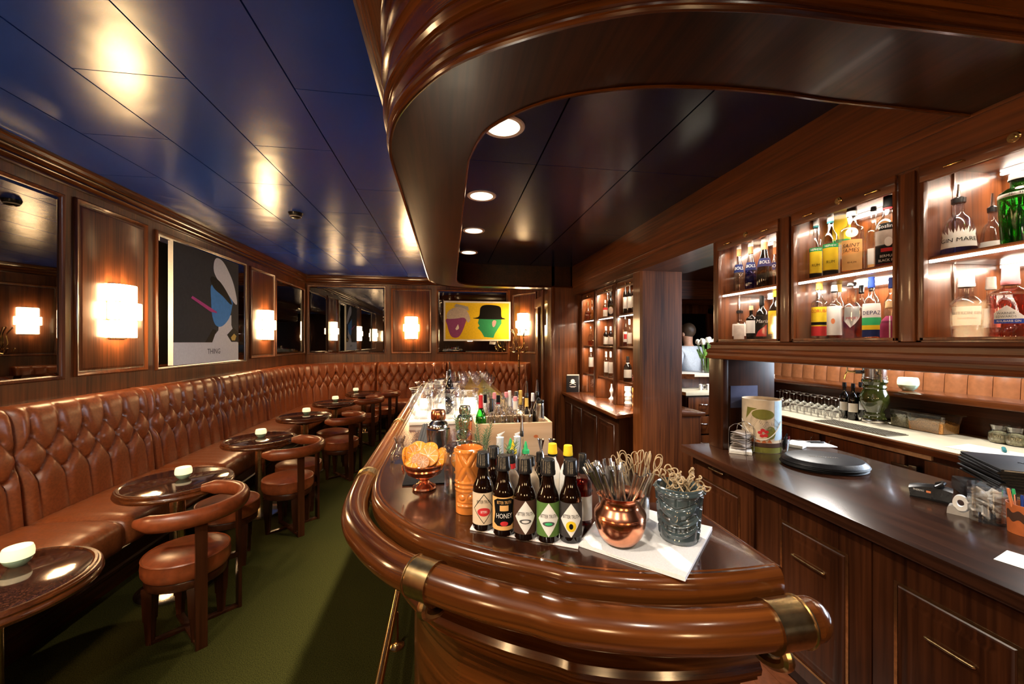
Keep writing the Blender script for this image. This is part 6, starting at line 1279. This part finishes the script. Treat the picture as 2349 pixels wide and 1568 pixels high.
def grille(y0, y1, x0, x1, label):
    m_ = MB().box(x0, x1, y0, y1, .9005, .905)
    for k in range(22): yy = y0+(y1-y0)*(k+.5)/22; m_.box(x0+.01, x1-.01, yy-.003, yy+.003, .905, .909)
    for k in range(9): xx = x0+(x1-x0)*(k+.5)/9; m_.box(xx-.003, xx+.003, y0+.01, y1-.01, .905, .909)
    return tag(m_.build('drip_tray', 'grille_steel'), label, 'drip tray')
grille(2.50, 3.10, 3.20, 3.40, 'perforated steel drip tray before the beer tap')
def tub(label, px, X, r, mat, y=None):
    p = at(px, 940, X=X); t = thing('plastic_tub', label, 'tub', (X, p.y, .901)); a, b = r
    def rect(s, z): return [(-a*s, -b*s, z), (a*s, -b*s, z), (a*s, b*s, z), (-a*s, b*s, z)]
    m_ = MB(); V = rect(.84, 0)+rect(1, .135); m_._new(V, [(3, 2, 1, 0), (0, 1, 5, 4), (1, 2, 6, 5), (2, 3, 7, 6), (3, 0, 4, 7)])
    bmesh.ops.bevel(m_.bm, geom=[e for e in m_.bm.edges if abs(e.verts[0].co.z-e.verts[1].co.z) > .1], offset=.02, segments=3, affect='EDGES'); m_.build('tub_wall', 'tub_plastic', t)
    MB().box(-a*1.06, a*1.06, -b*1.06, b*1.06, .1355, .142, .002).box(-a*.85, a*.85, -b*.85, b*.85, .142, .147, .002).build('tub_lid', 'tub_plastic', t)
    m_ = MB().grid(lambda u, v: ((2*u-1)*a*.84, (2*v-1)*b*.84, .075+.012*math.sin(u*6+v*4)+R_.uniform(-.004, .004)), 36, 36)
    r_ = bmesh.ops.extrude_face_region(m_.bm, geom=m_.bm.faces[:])
    for v in [g for g in r_['geom'] if isinstance(g, bmesh.types.BMVert)]: v.co.z = .004; v.co.x *= .97; v.co.y *= .97
    o = m_.build('snack_fill', mat, t); o['kind'] = 'stuff'
tub('clear lidded plastic tub of pale green seeds beside the beer tap', 2083, 3.76, (.10, .08), 'nuts_green'); tub('clear lidded plastic tub of orange nuts before the ledge', 2141, 3.74, (.10, .13), 'nuts_orange')
for px, l in ((2293, 'small jar of pale nuts at the far right of the cream counter, left of two'), (2333, 'small jar of pale nuts at the far right of the cream counter, right of two')):
    p = at(px, 985, X=3.78); j = thing('nut_jar', l, 'jar', (3.78, p.y, .901)); MB().lathe([(0, 0), (.045, 0), (.055, .02), (.056, .065), (.040, .09), (.042, .10), (.052, .125), (.05, .125), (.04, .10), (.038, .09), (.053, .065), (.052, .02), (0, .004)], seg=28).build('jar_wall', 'clear_glass', j)
    MB().lathe([(0, .006), (.044, .006), (.051, .022), (.051, .064), (.03, .078), (0, .082)], seg=24).build('nut_fill', 'nuts_green', j)['kind'] = 'stuff'
tag(MB().box(-.13, .13, -.19, .19, 0, .002).build('paper_pad', 'white_paint', None, (3.42, 2.02, .9008), .15), 'large white sheet of paper on the cream counter', 'paper')
p = at(2302, 1028, z=.91); o = tag(MB().lathe([(0, 0), (.009, .002), (.010, .01), (.010, .10), (.008, .115), (0, .116)], seg=14).build('marker', 'teal', None, (p.x, p.y, .9135)), 'teal marker lying on the white sheet', 'marker'); o.rotation_euler = (PI/2, 0, -1.0)
p = at(2083, 905, X=3.95); c = dup(c0, (3.95, p.y, 1.179), 0, 'brightly lit white candle bowl on the raised ledge in the side room', 'candle bowls in the side room'); c.scale = (1.5, 1.5, 1.5)
# ---------------------------------------------------------------- what shows through the doorway behind the bar
pb = thing('service_cabinet', 'wooden service cabinet behind the pillar with an orange-brown top', 'cabinet', (0, 0, 0)); MB().box(2.14, 2.42, 3.56, 4.15, 0, .885).build('cabinet_body', 'mahogany_z', pb); MB().box(2.14, 2.45, 3.53, 4.15, .886, .92, .003).build('cabinet_top', 'bar_wood_x', pb)
dr = thing('drawer_unit', 'unit of striped wooden drawers seen through the doorway', 'drawer unit', (0, 0, 0)); MB().box(2.70, 3.45, 4.25, 4.70, .05, .985).build('unit_body', 'dark_mahogany_z', dr); MB().box(2.68, 3.45, 4.215, 4.70, .985, 1.025, .003).build('unit_top', 'cream_laminate', dr)
for z0, z1 in ((.76, .965), (.54, .74), (.32, .52), (.1, .30)):
    d = MB().box(2.72, 3.44, 4.23, 4.25, z0, z1, .002).build('drawer', 'mahogany_z', dr)
    MB().tube(cat([(2.86, 4.232, (z0+z1)/2+.02), (2.87, 4.208, (z0+z1)/2+.02), (2.95, 4.208, (z0+z1)/2+.015), (2.96, 4.232, (z0+z1)/2+.015)], 4), .006, 8).build('handle', 'steel', d); MB().lathe([(0, .006), (.014, .005), (.016, 0)], seg=14).xf(Matrix.Translation((3.05, 4.228, (z0+z1)/2+.03)) @ Matrix.Rotation(PI/2, 4, 'X')).build('lock', 'steel', d)
vl = thing('flower_ledge', 'raised ledge with a pale top behind the drawer unit', 'ledge', (0, 0, 0)); MB().prism([(2.66, 4.60), (2.95, 4.47), (3.9, 4.30), (3.9, 5.0), (2.66, 5.0)], 1.175, 1.212, .004).build('ledge_top', 'white_slab', vl); MB().box(2.72, 3.9, 4.705, 4.74, 0, 1.174).build('ledge_panel', 'mahogany_z', vl); MB().prism([(2.655, 4.595), (2.95, 4.462), (2.95, 4.50), (2.67, 4.63)], 1.15, 1.21).build('ledge_edge', 'bar_wood_x', vl)
for k, px in enumerate((1607, 1615, 1624, 1632)):
    p = at(px, 890, Y=4.40); tag(MB().lathe([(0, 0), (.018, 0), (.022, .03), (.016, .05), (.02, .062), (.012, .07), (0, .072)], seg=16).build('small_pot', 'steel' if k % 2 else 'white_glaze', None, (p.x, 4.40, 1.026)), 'tiny %s pot on the drawer unit, %s of four' % (('white', 'steel')[k % 2], ('leftmost', 'second from left', 'third from left', 'rightmost')[k]), 'pot')
p = at(1622, 857, Y=4.62); va = thing('flower_vase', 'clear glass vase of white tulips on the raised ledge', 'vase', (p.x, 4.62, 1.213))
MB().lathe([(0, 0), (.074, 0), (.076, .004), (.078, .225), (.075, .225), (.073, .008), (0, .008)], seg=32).build('vase_wall', 'clear_glass', va)
for k in range(15):
    a = k*2.4; r0 = .035*math.sqrt((k+1)/15); r1 = .12*math.sqrt((k+1)/15); top = .37+R_.uniform(-.02, .03)-.25*r1
    tu = thing('tulip', 'white tulip with green leaves standing in the glass vase', 'tulip', (p.x, 4.62, 1.222), 0, 'white tulips in the vase')
    s0_, s1_ = Vector((r0*math.cos(a), r0*math.sin(a), 0)), Vector((r1*math.cos(a), r1*math.sin(a), top))
    MB().tube([s0_, s0_.lerp(s1_, .5)+Vector((0, 0, .01)), s1_], .0045, 6).build('stem', 'tulip_green', tu)
    MB().lathe([(0, -.006), (.018, .0), (.027, .02), (.025, .042), (.014, .060), (.006, .062)], tuple(s1_), 12).build('flower', 'tulip_white', tu)
    if k % 2 == 0:
        d = Vector((math.cos(a+1), math.sin(a+1), 0)); q0 = s0_.lerp(s1_, .45)
        MB().tube(cat([q0, q0+d*.03+Vector((0, 0, .07)), q0+d*.06+Vector((0, 0, .13))], 4), [.003]+[.013]*3+[.012]*4+[.002], 8, flat=.2).build('leaf', 'tulip_green', tu)
# person in a pale shirt behind the ledge, turned away towards the left
P0 = at(1578, 784, Y=5.25); pr = thing('person', 'person in a pale blue shirt and dark trousers standing behind the flower ledge', 'person', (P0.x, 5.25, 0), math.radians(200))
def skin_body(name, joints, edges, mat, parent, root=0, sub=2):
    me = bpy.data.meshes.new(name); me.from_pydata([j[:3] for j in joints], edges, []); o = bpy.data.objects.new(name, me); COL.objects.link(o); o.parent = parent
    md = o.modifiers.new('skin', 'SKIN'); md.use_smooth_shade = True; o.modifiers.new('sub', 'SUBSURF').levels = sub; o.modifiers['sub'].render_levels = sub
    for i, j in enumerate(joints):
        v = me.skin_vertices[0].data[i]; v.radius = (j[3], j[4] if len(j) > 4 else j[3]); v.use_root = (i == root)
    me.materials.append(M[mat]); return o
J = [(0, 0, .98, .15, .12), (0, 0, 1.12, .14, .105), (0, .01, 1.30, .165, .11), (0, .01, 1.46, .13, .09), (0, .01, 1.55, .055), (0, -.01, 1.64, .075), (0, -.015, 1.74, .085), (0, -.005, 1.81, .06),
     (.19, .01, 1.47, .062), (.25, .02, 1.24, .048), (.20, -.16, 1.10, .038), (.12, -.30, 1.12, .03), (-.19, .01, 1.47, .062), (-.25, .02, 1.24, .048), (-.20, -.16, 1.10, .038), (-.12, -.30, 1.12, .03),
     (.10, 0, .90, .095), (.11, -.02, .50, .065), (.11, .01, .10, .045), (.11, -.12, .045, .035), (-.10, 0, .90, .095), (-.11, -.02, .50, .065), (-.11, .01, .10, .045), (-.11, -.12, .045, .035)]
hands = []
Ed = [(0, 1), (1, 2), (2, 3), (3, 4), (4, 5), (5, 6), (6, 7), (3, 8), (8, 9), (9, 10), (10, 11), (3, 12), (12, 13), (13, 14), (14, 15), (0, 16), (16, 17), (17, 18), (18, 19), (0, 20), (20, 21), (21, 22), (22, 23)]
for hx, wi in ((.12, 11), (-.12, 15)):
    b = len(J); J.append((hx*.8, -.37, 1.125, .028, .016)); Ed.append((wi, b)); s = -1 if hx > 0 else 1
    for f, (ox, L) in enumerate(((-.030, .060), (-.010, .072), (.010, .068), (.028, .052))):
        i = len(J); J.append((hx*.8+ox, -.40, 1.125, .010)); J.append((hx*.8+ox, -.40-L*.55, 1.118, .009)); J.append((hx*.8+ox, -.40-L, 1.098, .007)); Ed += [(b, i), (i, i+1), (i+1, i+2)]
    i = len(J); J.append((hx*.8+s*.040, -.365, 1.125, .011)); J.append((hx*.8+s*.052, -.40, 1.12, .008)); Ed += [(b, i), (i, i+1)]
skin_body('body', J, Ed, 'skin', pr)
skin_body('shirt', [(0, 0, .96, .168, .135), (0, 0, 1.12, .168, .13), (0, .01, 1.30, .195, .14), (0, .01, 1.46, .175, .125), (0, .012, 1.545, .075), (.195, .01, 1.475, .085), (.255, .02, 1.25, .062), (.215, -.12, 1.125, .05), (-.195, .01, 1.475, .085), (-.255, .02, 1.25, .062), (-.215, -.12, 1.125, .05)], [(0, 1), (1, 2), (2, 3), (3, 4), (3, 5), (5, 6), (6, 7), (3, 8), (8, 9), (9, 10)], 'shirt', pr)
skin_body('trousers', [(0, 0, .97, .16, .128), (.10, 0, .86, .108), (.112, -.018, .50, .078), (.11, .012, .12, .06), (-.10, 0, .86, .108), (-.112, -.018, .50, .078), (-.11, .012, .12, .06)], [(0, 1), (1, 2), (2, 3), (0, 4), (4, 5), (5, 6)], 'trousers', pr)
MB().ball((0, .005, 1.765), .103, 18, 12, sz=1.05).build('hair', 'hair', pr)
m_ = MB()
for s in (-1, 1): m_.ball((s*.033, -.088, 1.725), .011, 8, 6)
m_.build('eyes', 'white_glaze', pr); MB().ball((0, -.104, 1.700), .014, 8, 6, sz=1.7).build('nose', 'skin', pr); MB().ball((0, -.088, 1.660), .020, 10, 6, sz=.35).build('mouth', 'pink', pr)
m_ = MB()
for s in (-1, 1): m_.ball((s*.088, -.005, 1.71), .020, 8, 6, sz=1.6)
m_.build('ears', 'skin', pr)
d2 = struct('dark_opening', MB().box(3.5, 4.58, 6.6, 6.64, 0, 2.1), 'black'); struct('door_casing', MB().box(3.4, 3.5, 6.55, 6.66, 0, 2.2, .008).box(4.58, 4.72, 6.55, 6.66, 0, 2.2, .008).box(3.4, 4.72, 6.55, 6.66, 2.1, 2.26, .008), 'bar_wood_z', d2)  # black sheet stands in for the darkness of the open doorway
struct('wall_room_end', MB().box(1.95, 4.76, 6.66, 6.74, 0, 2.6).box(2.9, 4.76, 6.0, 6.1, 2.3, 2.6), 'mahogany_x')
